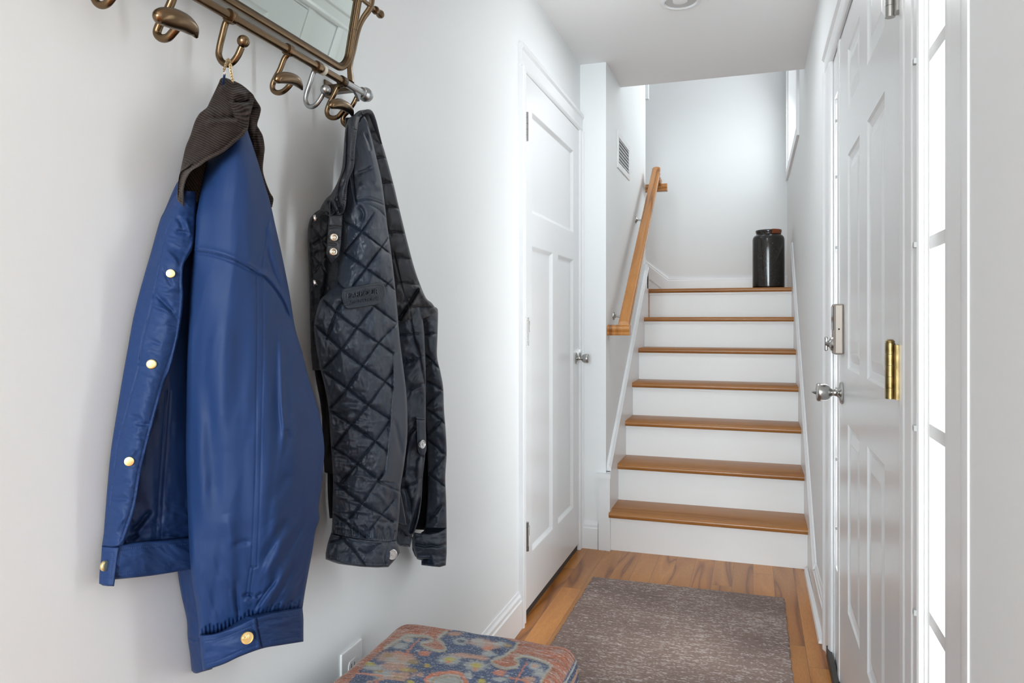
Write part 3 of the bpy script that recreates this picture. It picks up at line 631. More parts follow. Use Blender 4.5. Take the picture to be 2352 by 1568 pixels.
hook_head(hy, [(776, 200), (767, 218), (757, 236), (751, 254), (754, 266), (764, 271), (776, 268), (786, 257), (790, 252)], [(757, 244, .0012, 0), (760, 242, .0050, 0), (767, 239, .0070, 0), (781, 239, .0078, 0), (796, 246, .0072, .001), (806, 256, .0048, .003), (810, 268, .0012, .006)], WX+.108)
hy = Rp[4].y-.012
hook_head(hy, [(820, 222), (812, 238), (800, 255), (790, 266), (787, 276), (790, 284), (800, 290), (815, 285)], [(810, 286, .001, 0), (812, 285, .003, 0), (822, 281, .005, .0), (832, 278, .005, .004), (842, 280, .002, .006)], WX+.105, m=bronze)
# nearer hooks whose collars lie beyond the picture's edge
q = onX(396, -42, BX); yh = q.y
hook_head(yh, [(399, -12), (386, 22), (372, 46), (362, 68), (362, 80), (372, 88), (386, 86), (398, 74), (408, 62)], [(358, 45, .0015, 0), (362, 42, .0060, 0), (372, 38, .0088, 0), (395, 42, .0105, 0), (422, 52, .0098, .002), (442, 68, .0072, .004), (452, 86, .0018, .006)], WX+.108, r=.0056)
ring(yh, bronze, .0102, .012)
q = onX(262, -120, BX); yh = q.y
hook_ball(q, [(246, -70), (226, -30), (217, -8), (222, 6), (233, 12), (246, 8), (258, -6), (268, -25)], (276, -42), bronze, .0048)
ring(yh, bronze, .0102, .012)
# ================================================================== jackets
def resample(P, n):
    P = np.asarray(P, float)
    d = np.r_[0, np.cumsum(np.linalg.norm(np.diff(P, axis=0), axis=1))]; t = d/d[-1]
    u = np.linspace(0, 1, n); return np.stack([np.interp(u, t, P[:, 0]), np.interp(u, t, P[:, 1])], -1)
def smooth_line(P, n=12):
    P = np.asarray(P, float)
    if len(P) < 3: return P
    return catmull(P, n)
def hermite(xs, ys, x):
    """smooth interpolation of samples ys (n, ...) at xs"""
    xs = np.asarray(xs, float); ys = np.asarray(ys, float); x = np.clip(x, xs[0], xs[-1])
    i = np.clip(np.searchsorted(xs, x, side='right')-1, 0, len(xs)-2); h = xs[i+1]-xs[i]; t = (x-xs[i])/h
    m = np.zeros_like(ys); 
    if len(xs) > 2:
        m[1:-1] = (ys[2:]-ys[:-2])/((xs[2:]-xs[:-2]).reshape((-1,)+(1,)*(ys.ndim-1)))
    m[0] = (ys[1]-ys[0])/(xs[1]-xs[0]); m[-1] = (ys[-1]-ys[-2])/(xs[-1]-xs[-2])
    sh = (-1,)+(1,)*(ys.ndim-1); t = t.reshape(sh); h = h.reshape(sh)
    return (2*t**3-3*t**2+1)*ys[i]+(t**3-2*t**2+t)*h*m[i]+(-2*t**3+3*t**2)*ys[i+1]+(t**3-t**2)*h*m[i+1]
def seg_dist(PX, PY, poly, reach):
    """distance to a polyline, signed side of it, and position along it, only filled in within reach"""
    D = np.full(PX.shape, 1e9); S = np.zeros(PX.shape); A = np.zeros(PX.shape); poly = np.asarray(poly, float)
    L = np.r_[0, np.cumsum(np.linalg.norm(np.diff(poly, axis=0), axis=1))]
    for k in range(len(poly)-1):
        a, b = poly[k], poly[k+1]; x0, x1 = min(a[0], b[0])-reach, max(a[0], b[0])+reach; y0, y1 = min(a[1], b[1])-reach, max(a[1], b[1])+reach
        M = (PX > x0) & (PX < x1) & (PY > y0) & (PY < y1)
        if not M.any(): continue
        px, py = PX[M], PY[M]; d = b-a; l2 = d@d+1e-9; t = np.clip(((px-a[0])*d[0]+(py-a[1])*d[1])/l2, 0, 1)
        ex, ey = px-(a[0]+t*d[0]), py-(a[1]+t*d[1]); dist = np.hypot(ex, ey); s = np.sign(d[0]*ey-d[1]*ex)
        cur = D[M]; better = dist < cur; cur = np.where(better, dist, cur); D[M] = cur
        S[M] = np.where(better, s, S[M]); A[M] = np.where(better, (L[k]+t*math.sqrt(l2))/L[-1], A[M])
    return D, S, A
class Sheet:
    """one cloth panel: four border lines traced in the photo, a stand-off from the wall over it, folds and seams pressed in"""
    def __init__(s, left, right, top=None, bottom=None, step=2.0, dep=((0, (.03, .05)),), smooth=True):
        f = smooth_line if smooth else (lambda p: np.asarray(p, float))
        left, right = f(left), f(right)
        top = f(top) if top is not None else np.array([left[0], right[0]]); bottom = f(bottom) if bottom is not None else np.array([left[-1], right[-1]])
        ln = lambda P: np.linalg.norm(np.diff(P, axis=0), axis=1).sum()
        nv = int(max(ln(left), ln(right))/step)+2; nu = int(max(ln(top), ln(bottom), np.abs(resample(right, nv)[:, 0]-resample(left, nv)[:, 0]).max())/step)+2
        L, R, T, B = resample(left, nv), resample(right, nv), resample(top, nu), resample(bottom, nu)
        u = np.linspace(0, 1, nu)[None, :, None]; v = np.linspace(0, 1, nv)[:, None, None]
        G = (1-v)*T[None]+v*B[None]+(1-u)*L[:, None]+u*R[:, None]-((1-u)*(1-v)*L[0]+u*(1-v)*R[0]+(1-u)*v*L[-1]+u*v*R[-1])
        s.PX, s.PY = G[..., 0].copy(), G[..., 1].copy(); s.u = np.broadcast_to(u[..., 0], s.PX.shape); s.v = np.broadcast_to(v[..., 0], s.PX.shape); s.step = step
        rows = np.array([np.asarray(hermite(np.linspace(0, 1, len(r)), r, u[0, :, 0])) for _, r in dep])
        s.D = hermite([a for a, _ in dep], rows, v[:, 0, 0]) if len(dep) > 1 else np.repeat(rows, nv, 0)
        e = np.minimum.reduce([np.linalg.norm(G-L[:, None], axis=-1), np.linalg.norm(G-R[:, None], axis=-1)])
        s.eL = np.linalg.norm(G-L[:, None], axis=-1); s.eR = np.linalg.norm(G-R[:, None], axis=-1)
        s.eT = np.linalg.norm(G-T[None], axis=-1); s.eB = np.linalg.norm(G-B[None], axis=-1)
    def round(s, w=6, d=.005, sides='LRTB'):
        for k in sides:
            e = getattr(s, 'e'+k); t = np.clip(1-e/w, 0, 1); s.D = s.D-d*(1-np.sqrt(1-t*t*.999))
        return s
    def line(s, poly, amp, sig, smooth=True, taper=0., side=0, wob=0.):
        """a crease (amp<0) or ridge (amp>0); taper fades the ends; side=+-1 only one side (a step/tuck)"""
        P = smooth_line(poly) if smooth else poly; D, S, A = seg_dist(s.PX, s.PY, P, sig*3.2)
        g = np.exp(-(D/sig)**2)
        if side: g = g*(S == side)
        if taper: g = g*np.clip(np.minimum(A, 1-A)/taper, 0, 1)
        s.D = s.D+amp*g; return s
    def seam(s, poly, amp=.0011, sig=1.7, puff=.0005, smooth=True, pucker=9):
        """stitched line: a fine groove with puckers along it"""
        P = smooth_line(poly) if smooth else poly; D, S, A = seg_dist(s.PX, s.PY, P, 16)
        ln = np.linalg.norm(np.diff(np.asarray(P, float), axis=0), axis=1).sum()
        s.D = s.D-amp*np.exp(-(D/sig)**2)+puff*np.exp(-((D-5)/4)**2)*(vn(A*ln/pucker, S*3+5, 7)-.2); return s
    def dash(s, poly, amp=.0007, sig=1.2, period=5., smooth=True):
        P = smooth_line(poly) if smooth else poly; D, S, A = seg_dist(s.PX, s.PY, P, 8)
        ln = np.linalg.norm(np.diff(np.asarray(P, float), axis=0), axis=1).sum()
        s.D = s.D-amp*np.exp(-(D/sig)**2)*(.45+.55*np.cos(A*ln/period*2*PI)); return s
    def crumple(s, amp, sx, sy, seed=1, rot=0., oct=3, sharp=False, mask=1.):
        c, n = math.cos(rot), math.sin(rot); x = (s.PX*c+s.PY*n)/sx; y = (-s.PX*n+s.PY*c)/sy
        wx = fbm(x*.6, y*.6, seed+50, 2)*.6; f = fbm(x+wx, y+wx, seed, oct)
        if sharp: f = .5-np.abs(f)*2.2
        s.D = s.D+amp*f*mask; return s
    def pos(s, D, PX=None, PY=None):
        x, y, z = ray(s.PX if PX is None else PX, s.PY if PY is None else PY); X = WX+np.maximum(D, .0025); t = X/x
        return np.stack([X, y*t, EYE+z*t], -1)
    def depth(s, px, py):
        i = np.argmin((s.PX-px)**2+(s.PY-py)**2); return float(s.D.flat[i])
    def at(s, px, py, lift=0.):
        return onX(px, py, WX+s.depth(px, py)+lift)
    def build(s, name, m, parent, thick=.012, col=None, **k):
        nv, nu = s.PX.shape; F = s.pos(s.D)
        # back face: behind the near (left) border it follows the sight line, elsewhere it drops straight back to the wall
        st_ = 3; ri = np.unique(np.r_[np.arange(0, nv, st_), nv-1]); 
        Db = np.maximum(s.D-thick, .003); Rb = s.pos(Db); Sb = F.copy(); Sb[..., 0] = WX+Db
        r_ = Sb[..., 0]*cT+Sb[..., 1]*sT; d_ = -Sb[..., 0]*sT+Sb[..., 1]*cT; shift = np.abs(s.PX-(1176+FPX*r_/d_))
        wgt = (np.clip(s.eL/(shift+2), 0, 1)*.95*np.clip(s.u/.8, 0, 1))[..., None]; Bk = Rb*(1-wgt)+Sb*wgt
        V = np.concatenate([F.reshape(-1, 3), Bk.reshape(-1, 3)]); n = nv*nu; idx = np.arange(n).reshape(nv, nu)
        q = np.stack([idx[:-1, :-1], idx[1:, :-1], idx[1:, 1:], idx[:-1, 1:]], -1).reshape(-1, 4); qb = q[:, ::-1]+n
        rim = np.r_[idx[0, :-1], idx[:-1, -1], idx[-1, :0:-1], idx[:0:-1, 0]]; r2 = np.roll(rim, -1)
        qr = np.stack([rim, r2, r2+n, rim+n], -1)
        C = None
        if col is not None: C = np.concatenate([col.reshape(-1, 3), col.reshape(-1, 3)*.6])
        return raw_mesh(name, V, np.concatenate([q, qb, qr]), m, parent, C, **k)
def disc(name, pos, rad, m, parent, kind='flat', face=(.85, -.45, .05), **k):
    mb = MB(); f = Vector(face).normalized()
    if kind == 'flat': pr = [(0, -.002), (rad*.96, -.002), (rad, -.0005), (rad, .0010), (rad*.93, .0018), (rad*.7, .0021), (0, .0021)]
    elif kind == 'rim': pr = [(0, -.002), (rad, -.002), (rad, .0012), (rad*.92, .0022), (rad*.80, .0022), (rad*.72, .0012), (rad*.3, .0012), (rad*.25, .0022), (0, .0022)]
    elif kind == 'socket': pr = [(0, -.002), (rad, -.002), (rad, .0012), (rad*.85, .0024), (rad*.6, .0026), (rad*.45, .0010), (rad*.25, .0008), (rad*.2, .0016), (0, .0016)]
    else: pr = [(0, -.002), (rad, -.002), (rad, .001), (rad*.95, .002), (rad*.86, .002), (rad*.80, .0012), (0, .0015)]
    lathe(mb, pr, pos, f, 30)
    if kind == 'crest':   # raised emblem: a few curled ridges like the embossed figure on the cuff button
        a = f.orthogonal().normalized(); b = f.cross(a); rnd = random.Random(3)
        for i in range(7):
            c0 = (rnd.uniform(-.5, .5), rnd.uniform(-.5, .5)); an = rnd.uniform(0, 6.28); l = rad*.28
            P = [Vector(pos)+a*(c0[0]*rad+math.cos(an)*l*t)+b*(c0[1]*rad+math.sin(an)*l*t)+f*(.0019-.0006*abs(t)) for t in (-1, 0, 1)]
            tube(mb, P, rad*.085, 8, 4)
    return autosmooth(mb.build(name, m, parent, **k), 50)

# ---------------------------------------------------------------- blue jacket
bj = empty('jacket', (WX+.06, .93, 1.49), label='blue jacket with brown corduroy collar and gold snaps hanging on hook', cat='jacket', group='jackets on the coat rack')
body = Sheet([(426, 400), (405, 422), (379, 481), (367, 507), (347, 578), (325, 654), (307, 726), (294, 797), (282, 864), (269, 942), (255, 1033), (246, 1125), (239, 1216), (235, 1258)],
             [(470, 400), (470, 470), (462, 560), (456, 700), (452, 860), (450, 1000), (450, 1120), (450, 1232)], step=2.2,
             dep=[(0, (.020, .045, .05, .05)), (.3, (.014, .040, .055, .055)), (.7, (.012, .036, .055, .055)), (1, (.012, .032, .046, .050))])
body.crumple(.004, 40, 150, 11).crumple(.0035, 24, 30, 5, rot=-.7, mask=np.clip((body.PY-1130)/60, 0, 1))
body.seam([(383, 896), (374, 1010), (366, 1120), (358, 1236)]).seam([(392, 896), (384, 1010), (376, 1120), (370, 1236)])
body.line([(297, 1222), (318, 1205), (336, 1183), (352, 1172)], -.006, 6, taper=.2).line([(290, 1238), (305, 1236), (318, 1226)], -.006, 5, taper=.2).line([(372, 1228), (392, 1226), (420, 1236)], -.004, 5, taper=.2).line([(312, 1230), (330, 1208), (344, 1190)], .004, 7, taper=.3)
body.round(5, .004).build('body_lining', blue_lin, bj, .009)
plk = Sheet([(408, 436), (381, 484), (367, 512), (347, 580), (325, 655), (307, 727), (294, 798), (282, 865), (269, 943), (255, 1034), (246, 1126), (239, 1217), (234, 1254)],
            [(452, 440), (450, 474), (447, 530), (443, 570), (431, 592), (422, 608), (419, 641), (421, 686), (414, 753), (401, 811), (390, 850), (379, 873), (364, 925), (351, 974), (336, 1030), (324, 1079), (310, 1161), (296, 1210), (281, 1246)],
            bottom=[(234, 1254), (258, 1256), (281, 1252), (281, 1246)], step=1.8,
            dep=[(0, (.030, .055, .062, .06)), (.2, (.022, .058, .078, .086)), (.5, (.018, .050, .072, .078)), (.8, (.016, .044, .062, .066)), (1, (.016, .036, .048, .05))])
plk.crumple(.0030, 60, 40, 21, rot=.25).crumple(.0008, 34, 16, 22, rot=.35, sharp=True)
plk.seam([(396, 503), (381, 538), (370, 592), (356, 663), (347, 708), (329, 775), (318, 846), (298, 919), (287, 960), (273, 1010), (262, 1090), (254, 1160)], .0016, 2.0)
plk.dash([(446, 560), (424, 600), (412, 640), (413, 686), (407, 753), (393, 811), (371, 873), (343, 974), (317, 1079), (303, 1161), (276, 1243)], .0011, 1.5)
for P, a in (([(398, 530), (415, 533), (436, 536)], -.003), ([(376, 572), (398, 592), (409, 612)], .004), ([(352, 668), (372, 690), (396, 716), (412, 738)], -.004), ([(345, 700), (380, 712), (408, 724)], .003), ([(330, 790), (352, 786), (372, 792)], -.002),
             ([(296, 955), (316, 960), (330, 968)], -.003), ([(306, 972), (330, 974), (348, 973)], -.003), ([(256, 1105), (275, 1112), (305, 1108)], -.002), ([(253, 1150), (275, 1144), (300, 1148)], -.0025), ([(370, 600), (386, 640), (398, 660)], -.003), ([(290, 1060), (304, 1040), (318, 1030)], .002),
             ([(400, 495), (415, 510), (420, 535)], -.003), ([(425, 500), (432, 520), (440, 545)], .0035), ([(262, 1230), (276, 1200), (292, 1180)], .002)):
    plk.line(P, a, 5.5, taper=.3)
plk.line([(441, 562), (421, 606), (418, 686), (400, 811), (350, 974), (309, 1161), (283, 1240)], .002, 4)
plk.round(5, .005, 'LRB').build('front_placket', blue_m, bj, .008)
wb = Sheet([(272, 1251), (268, 1275), (262, 1300), (256, 1331)], [(446, 1233), (446, 1255), (446, 1285), (446, 1309)], top=[(272, 1251), (310, 1245), (380, 1240), (446, 1234)], bottom=[(256, 1331), (300, 1327), (360, 1320), (446, 1306)], step=1.7,
           dep=[(0, (.040, .050, .054, .058)), (1, (.036, .050, .056, .060))])
wb.D += .004*np.sin(wb.v*PI); wb.crumple(.0028, 50, 26, 31, rot=.5).dash([(276, 1262), (330, 1257), (446, 1249)], .0010, 1.4).dash([(264, 1318), (330, 1311), (446, 1296)], .0010, 1.4).dash([(278, 1263), (274, 1290), (266, 1330)], .0008, 1.3)
wb.round(4, .004).build('waistband', blue_m, bj, .012)
tb = Sheet([(234, 1254), (232, 1285), (229, 1310), (227.5, 1340)], [(275, 1255), (270, 1285), (266, 1318), (262, 1346)], top=[(234, 1254), (255, 1255), (275, 1255)], bottom=[(227.5, 1340), (243, 1345), (262, 1346)], step=1.5,
           dep=[(0, (.018, .034, .046)), (1, (.018, .034, .044))])
tb.dash([(235, 1268), (261, 1270), (254, 1328), (232, 1327)], .0009, 1.3, smooth=False).crumple(.0012, 20, 30, 33).round(4, .004).build('waist_tab', blue_m, bj, .010)
# far sleeve, seen only as a sliver behind the near one
s2 = Sheet([(404, 1255), (408, 1313), (417, 1368), (429, 1423), (431, 1464), (436, 1500), (440, 1540)], [(470, 1255), (474, 1340), (480, 1420), (484, 1480), (488, 1536)], bottom=[(440, 1540), (450, 1546), (466, 1542), (488, 1536)], step=2.0,
           dep=[(0, (.018, .045, .06)), (1, (.018, .05, .065))])
s2.crumple(.004, 20, 60, 41).line([(431, 1462), (450, 1470), (486, 1466)], -.0025, 2).line([(436, 1476), (450, 1480), (480, 1478)], -.001, 1.5)
s2.round(6, .006).build('far_sleeve', blue_lin, bj, .02)
# near sleeve with shoulder
SL_L = [(500, 330), (488, 344), (471, 372), (461, 430), (455, 472), (450, 500), (445.5, 552), (437, 641), (432, 730), (429, 846), (428, 940), (427, 1033), (431, 1171), (438, 1308), (452, 1400), (459, 1459)]
SL_R = [(568, 290), (571, 306), (582, 338), (593, 373), (607, 420), (620, 462), (633, 520), (646, 578), (664, 668), (678, 753), (695, 811), (708, 864), (722, 909), (736, 960), (745, 1024), (743, 1070), (739, 1110), (732, 1161), (733, 1192), (724, 1221), (718, 1262), (708, 1317), (700, 1362), (695, 1397)]
sl = Sheet(SL_L, SL_R, top=[(500, 330), (535, 312), (568, 290)], bottom=[(459, 1459), (500, 1453), (554, 1432), (589, 1417), (640, 1406), (695, 1397)], step=2.0,
           dep=[(0, (.060, .082, .098, .106, .104)), (.12, (.074, .104, .124, .132, .124)), (.3, (.078, .118, .144, .152, .138)), (.5, (.078, .126, .158, .168, .148)), (.68, (.078, .128, .164, .176, .152)), (.85, (.078, .122, .154, .166, .146)), (1, (.078, .110, .134, .144, .132))])
u_, v_2 = sl.u, sl.v
sl.crumple(.0065, 80, 330, 51, oct=2).crumple(.0016, 34, 150, 52, rot=.12, oct=2)
sl.crumple(.0055, 26, 90, 53, rot=.45, mask=np.clip((sl.PY-1120)/180, 0, 1)*np.clip((sl.PX-590)/40, 0, 1)).crumple(.0045, 30, 120, 54, rot=-.15, mask=np.clip((sl.PY-1200)/150, 0, 1)*np.clip((600-sl.PX)/60, 0, 1))
# shoulder seam, sleeve seam pair
sl.seam([(445, 570), (466, 573), (492, 578), (520, 586), (548, 598), (575, 612), (601, 630)], .0017, 1.8).seam([(444, 581), (466, 583), (492, 588), (520, 597), (548, 609), (574, 623), (598, 633)], .0010, 1.5)
sl.line([(445, 574), (492, 582), (548, 602), (601, 632)], .0030, 9, side=-1)
sl.seam([(601, 616), (608, 560), (613, 520), (622, 492)], .0012, 1.6).line([(601, 630), (625, 655), (648, 690), (668, 735)], -.0035, 3.0, taper=.1).line([(604, 626), (630, 650), (654, 684), (672, 725)], .0030, 8)
sl.line([(618, 505), (628, 560), (640, 620), (658, 690)], .004, 9, taper=.15).line([(612, 560), (622, 600), (640, 650), (655, 680)], -.003, 5, taper=.2)
sl.seam([(590, 636), (591, 730), (590, 846), (589, 900), (588, 1000), (586, 1100), (582, 1200), (577, 1300)], .0008, 1.7, .0002).seam([(603, 640), (605, 760), (603, 880), (600, 1000), (598, 1100), (594, 1210), (590, 1300)], .0008, 1.7, .0002)
sl.seam([(577, 1300), (583, 1304), (590, 1301)], .0014, 1.6, smooth=False).seam([(574, 1305), (569, 1340), (566, 1368)], .0008, 1.5).seam([(582, 1305), (577, 1340), (574, 1366)], .0008, 1.5)
# long soft folds and highlights
for P, a, g in (([(462, 880), (464, 1000), (468, 1120), (474, 1240)], .006, 16), ([(486, 860), (484, 960), (490, 1080), (500, 1200)], -.006, 18), ([(520, 690), (512, 820), (506, 930), (512, 1040)], .007, 24), ([(548, 700), (552, 800), (556, 900), (548, 1000)], -.005, 22),
                ([(644, 742), (646, 830), (648, 930), (652, 985), (646, 1040)], .008, 5.5), ([(654, 752), (657, 830), (660, 930), (662, 990)], -.005, 9), ([(628, 700), (630, 800), (634, 900), (632, 1020)], -.005, 14), ([(668, 860), (676, 960), (676, 1060), (668, 1150)], .006, 18),
                ([(652, 985), (662, 994), (668, 1012)], -.004, 5), ([(700, 980), (712, 1060), (706, 1150), (690, 1230)], .005, 16), ([(690, 760), (702, 860), (714, 940)], -.004, 10),
                ([(531, 1255), (560, 1244), (580, 1245)], -.004, 6), ([(520, 1180), (528, 1230), (536, 1262)], .004, 12), ([(505, 1300), (512, 1370), (522, 1430)], .004, 12), ([(540, 1330), (545, 1390), (551, 1424)], -.006, 5), ([(530, 1350), (536, 1400), (545, 1428)], .004, 7),
                ([(556, 1372), (566, 1365), (576, 1366), (582, 1374)], -.006, 3.2), ([(562, 1376), (570, 1384), (578, 1388)], .003, 5), ([(586, 1373), (596, 1366), (604, 1358)], -.006, 3.5), ([(584, 1402), (604, 1370), (622, 1345), (636, 1325)], -.007, 4), ([(592, 1408), (622, 1368), (652, 1318), (676, 1262)], .006, 8),
                ([(606, 1412), (634, 1378), (660, 1330), (682, 1290)], -.006, 5.5), ([(636, 1404), (662, 1370), (684, 1330)], .005, 6), ([(652, 1402), (676, 1378), (694, 1352)], -.004, 5), ([(668, 1398), (684, 1384), (698, 1370)], .003, 5),
                ([(600, 1300), (618, 1262), (640, 1225), (662, 1190)], -.005, 10), ([(606, 1330), (630, 1280), (656, 1232), (684, 1190)], .005, 11), ([(620, 1160), (650, 1110), (690, 1070)], -.003, 12)):
    sl.line(P, a*.62, g*1.15, taper=.25)
sl.line([(459, 1459), (500, 1453), (554, 1432), (589, 1417), (640, 1406), (695, 1397)], -.006, 7)
for k in range(26):
    f = (k+.5)/26; x = 462+f*232; y = np.interp(x, [459, 500, 554, 589, 640, 695], [1459, 1453, 1432, 1417, 1406, 1397]); sl.line([(x, y), (x+(6 if x > 590 else -1), y-14-9*((k*7) % 5)/5)], -.003, 2.4, smooth=False)
sl.round(12, .014, 'L').round(9, .010, 'R').build('sleeve', blue_m, bj, .085)
cf = Sheet([(458, 1458), (461, 1490), (463, 1516), (466, 1541)], [(695, 1396), (697, 1420), (697, 1445), (697, 1473)], top=[(458, 1458), (500, 1453), (554, 1431), (589, 1416), (640, 1405), (695, 1396)], bottom=[(466, 1541), (493, 1532), (518, 1523), (552, 1507), (602, 1489), (640, 1482), (697, 1473)], step=1.7,
           dep=[(0, (.084, .120, .146, .154, .140)), (1, (.084, .120, .144, .152, .138))])
cf.crumple(.0022, 60, 22, 61, rot=-.25).crumple(.0014, 24, 9, 62, rot=-.2, mask=(cf.PX > 592)*1.)
cf.dash([(459, 1474), (500, 1467), (554, 1447), (588, 1432), (596, 1428), (640, 1420), (696, 1411)], .0011, 1.4).dash([(464, 1527), (493, 1519), (518, 1509), (552, 1494), (600, 1477), (640, 1469), (697, 1459)], .0011, 1.4)
cf.line([(588, 1417), (592, 1445), (597, 1470), (601, 1490)], -.0035, 2.0).line([(584, 1420), (588, 1446), (593, 1472), (596, 1490)], .0026, 5).dash([(579, 1423), (583, 1450), (589, 1485)], .0010, 1.3)
cf.round(5, .005).round(10, .010, 'LR').build('cuff', blue_m, bj, .075)
for (x, y), S_, r in (((392, 628), plk, .0058), ((348, 836), plk, .0064), ((297, 1059), plk, .0060)):
    disc('snap_button', S_.at(x, y, .002), r, gold, bj, 'flat', (.62, -.76, .0), label='gold snap button')
disc('snap_button', tb.at(241, 1299, .0035), .0066, gold, bj, 'flat', (.97, .12, .0), label='gold snap button')
disc('cuff_button', cf.at(567.5, 1464, .003), .0086, gold, bj, 'crest', (.70, -.68, .08), label='embossed gold cuff button')
# ---- corduroy collar
def cord_color(S, ang_field, ph):
    w_ = np.sin(ph); S.D = S.D+.00075*w_
    g = np.clip(.5+.5*w_, 0, 1)[..., None]; nz = vn(S.PX/3, S.PY/3, 5)[..., None]; nz2 = vn(S.PX/25, S.PY/25, 6)[..., None]
    return (np.array([.011, .008, .007])*(1-g)+np.array([.046, .032, .027])*g)*(.7+.35*nz+.3*nz2)
def wale(S, ang, warp, period=5.2):
    """ribs across the collar; ang in degrees, local warp bends them with the folds"""
    a = math.radians(ang); q = -S.PX*math.sin(a)+S.PY*math.cos(a)+warp; return q/period*2*PI
# right-hand end of the collar, behind the shoulder
c2 = Sheet([(540, 200), (542, 240), (546, 270), (549, 300), (554, 330), (564, 366), (578, 410), (594, 448), (606, 476)],
           [(560, 198), (578, 215), (590, 232), (599, 248), (597, 264), (591, 286), (596, 297), (604, 313), (608, 339), (606, 362), (604, 390), (610, 415), (620, 441), (628, 456), (625, 476)], step=1.35,
           dep=[(0, (.055, .08, .09)), (.4, (.060, .092, .10)), (.7, (.060, .088, .095)), (1, (.055, .072, .08))], smooth=True)
c2.crumple(.004, 18, 40, 71, rot=.3).line([(560, 246), (580, 248), (598, 246)], -.012, 6).line([(566, 226), (582, 236), (596, 242)], .005, 8).line([(572, 270), (582, 300), (592, 330), (600, 350)], .005, 8).line([(590, 286), (586, 310), (592, 340)], -.004, 5)
cc2 = cord_color(c2, 0, wale(c2, 8, 6*fbm(c2.PX/50, c2.PY/50, 3, 2)+(c2.PX-560)*.12))
c2.round(5, .005).build('collar_far_side', cord_m, bj, .016, col=cc2)
# folded inside corner below the left flap
c3 = Sheet([(436, 380), (428, 400), (423, 430), (422, 455), (426, 470)], [(476, 366), (470, 398), (463, 430), (458, 450), (453, 467)], step=1.35, dep=[(0, (.060, .070)), (1, (.050, .062))])
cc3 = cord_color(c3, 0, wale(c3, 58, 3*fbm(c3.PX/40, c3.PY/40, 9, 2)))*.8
c3.dash([(424, 462), (440, 462), (454, 458)], .0010, 1.4).round(4, .003).build('collar_underside', cord_m, bj, .006, col=cc3)
cl_L = [(506, 181), (501, 193), (494, 208), (482, 233), (475.5, 246), (466, 254), (457, 262), (447, 280), (437, 311), (426.5, 337), (418, 374), (412, 405), (407, 445), (406, 460), (407, 475)]
cl_R = [(541, 187), (556, 195), (572, 208), (584, 222), (581, 240), (577, 256), (573, 268), (571, 288), (567, 301), (556, 314), (543, 325), (512, 350), (477, 368), (461, 380), (441, 392), (428.6, 411), (422.5, 435), (423, 458), (424, 475)]
c1 = Sheet(cl_L, cl_R, top=[(506, 181), (512, 178), (520, 179), (530, 183), (541, 187)], bottom=[(407, 475), (412, 478), (418, 478), (424, 475)], step=1.15,
           dep=[(0, (.060, .070, .074)), (.2, (.066, .092, .112, .112)), (.4, (.062, .095, .122, .128)), (.58, (.056, .084, .106, .116)), (.78, (.052, .070, .086, .094)), (1, (.044, .055, .062))])
# the gathered fold at the upper right
for P, a, g, sd in (([(528, 214), (533, 238), (538, 262), (543, 276)], -.009, 8, 0), ([(530, 232), (534, 222), (545, 216), (558, 216), (570, 220)], .008, 8, 0), ([(531, 228), (536, 245), (543, 262), (552, 276)], .008, 6, 0), ([(536, 232), (545, 234), (556, 234), (566, 232), (572, 228)], -.010, 3.6, 0),
                    ([(566, 226), (574, 216), (580, 222)], -.005, 4, 0), ([(560, 240), (570, 250), (573, 268)], .006, 6, 0), ([(470, 288), (490, 280), (515, 278), (535, 279), (553, 284)], .0055, 7, 0), ([(486, 270), (505, 272), (530, 272), (548, 276)], -.006, 6, 0),
                    ([(500, 206), (520, 205), (540, 210), (555, 210)], .004, 8, 0), ([(498, 200), (508, 196), (520, 188)], -.003, 4, 0), ([(480, 232), (500, 250), (520, 262)], .003, 12, 0)):
    c1.line(P, a, g, taper=.15)
c1.crumple(.003, 50, 50, 75)
D_, S_c, A_ = seg_dist(c1.PX, c1.PY, smooth_line([(528, 206), (534, 240), (545, 270), (560, 284)]), 60)
bend = np.exp(-(D_/26)**2)*np.where(c1.PX > 520, 1, 1)
wrp = 7*fbm(c1.PX/60, c1.PY/60, 14, 2)+-bend*6+np.clip(c1.PX-535, 0, 60)*.55*np.clip((300-c1.PY)/60, 0, 1)
col1 = cord_color(c1, 0, wale(c1, 27, wrp))
lower = [(567, 301), (556, 314), (543, 325), (512, 350), (477, 368), (461, 380), (441, 392), (428.6, 411), (422.5, 435), (424, 475)]
Dl, Sl, Al = seg_dist(c1.PX, c1.PY, smooth_line(lower), 30); ln_ = 260
roll = np.exp(-((Dl-3.5)/3.2)**2); c1.D += .0022*roll-.0007*np.exp(-((Dl-10)/1.4)**2)
tick = .5+.5*np.sin(Al*ln_/4.6*2*PI+Dl*.55); pale_rim = (np.clip(1-Dl/8, 0, 1)*np.clip(Al*1.6, .25, 1))[..., None]  # paler ticked band along the collar's lower edge
col1 = col1*(1-pale_rim)+pale_rim*(np.array([.13, .105, .095])*(.45+.6*tick[..., None]))
De, _, Ae = seg_dist(c1.PX, c1.PY, smooth_line(cl_L[9:]), 20); we = (np.clip(1-De/9, 0, 1)*np.clip((c1.PY-360)/60, 0, 1))[..., None]; col1 = col1*(1-we*.8)+we*.8*np.array([.12, .095, .088])
c1.round(4, .004).build('collar', cord_m, bj, .018, col=col1)
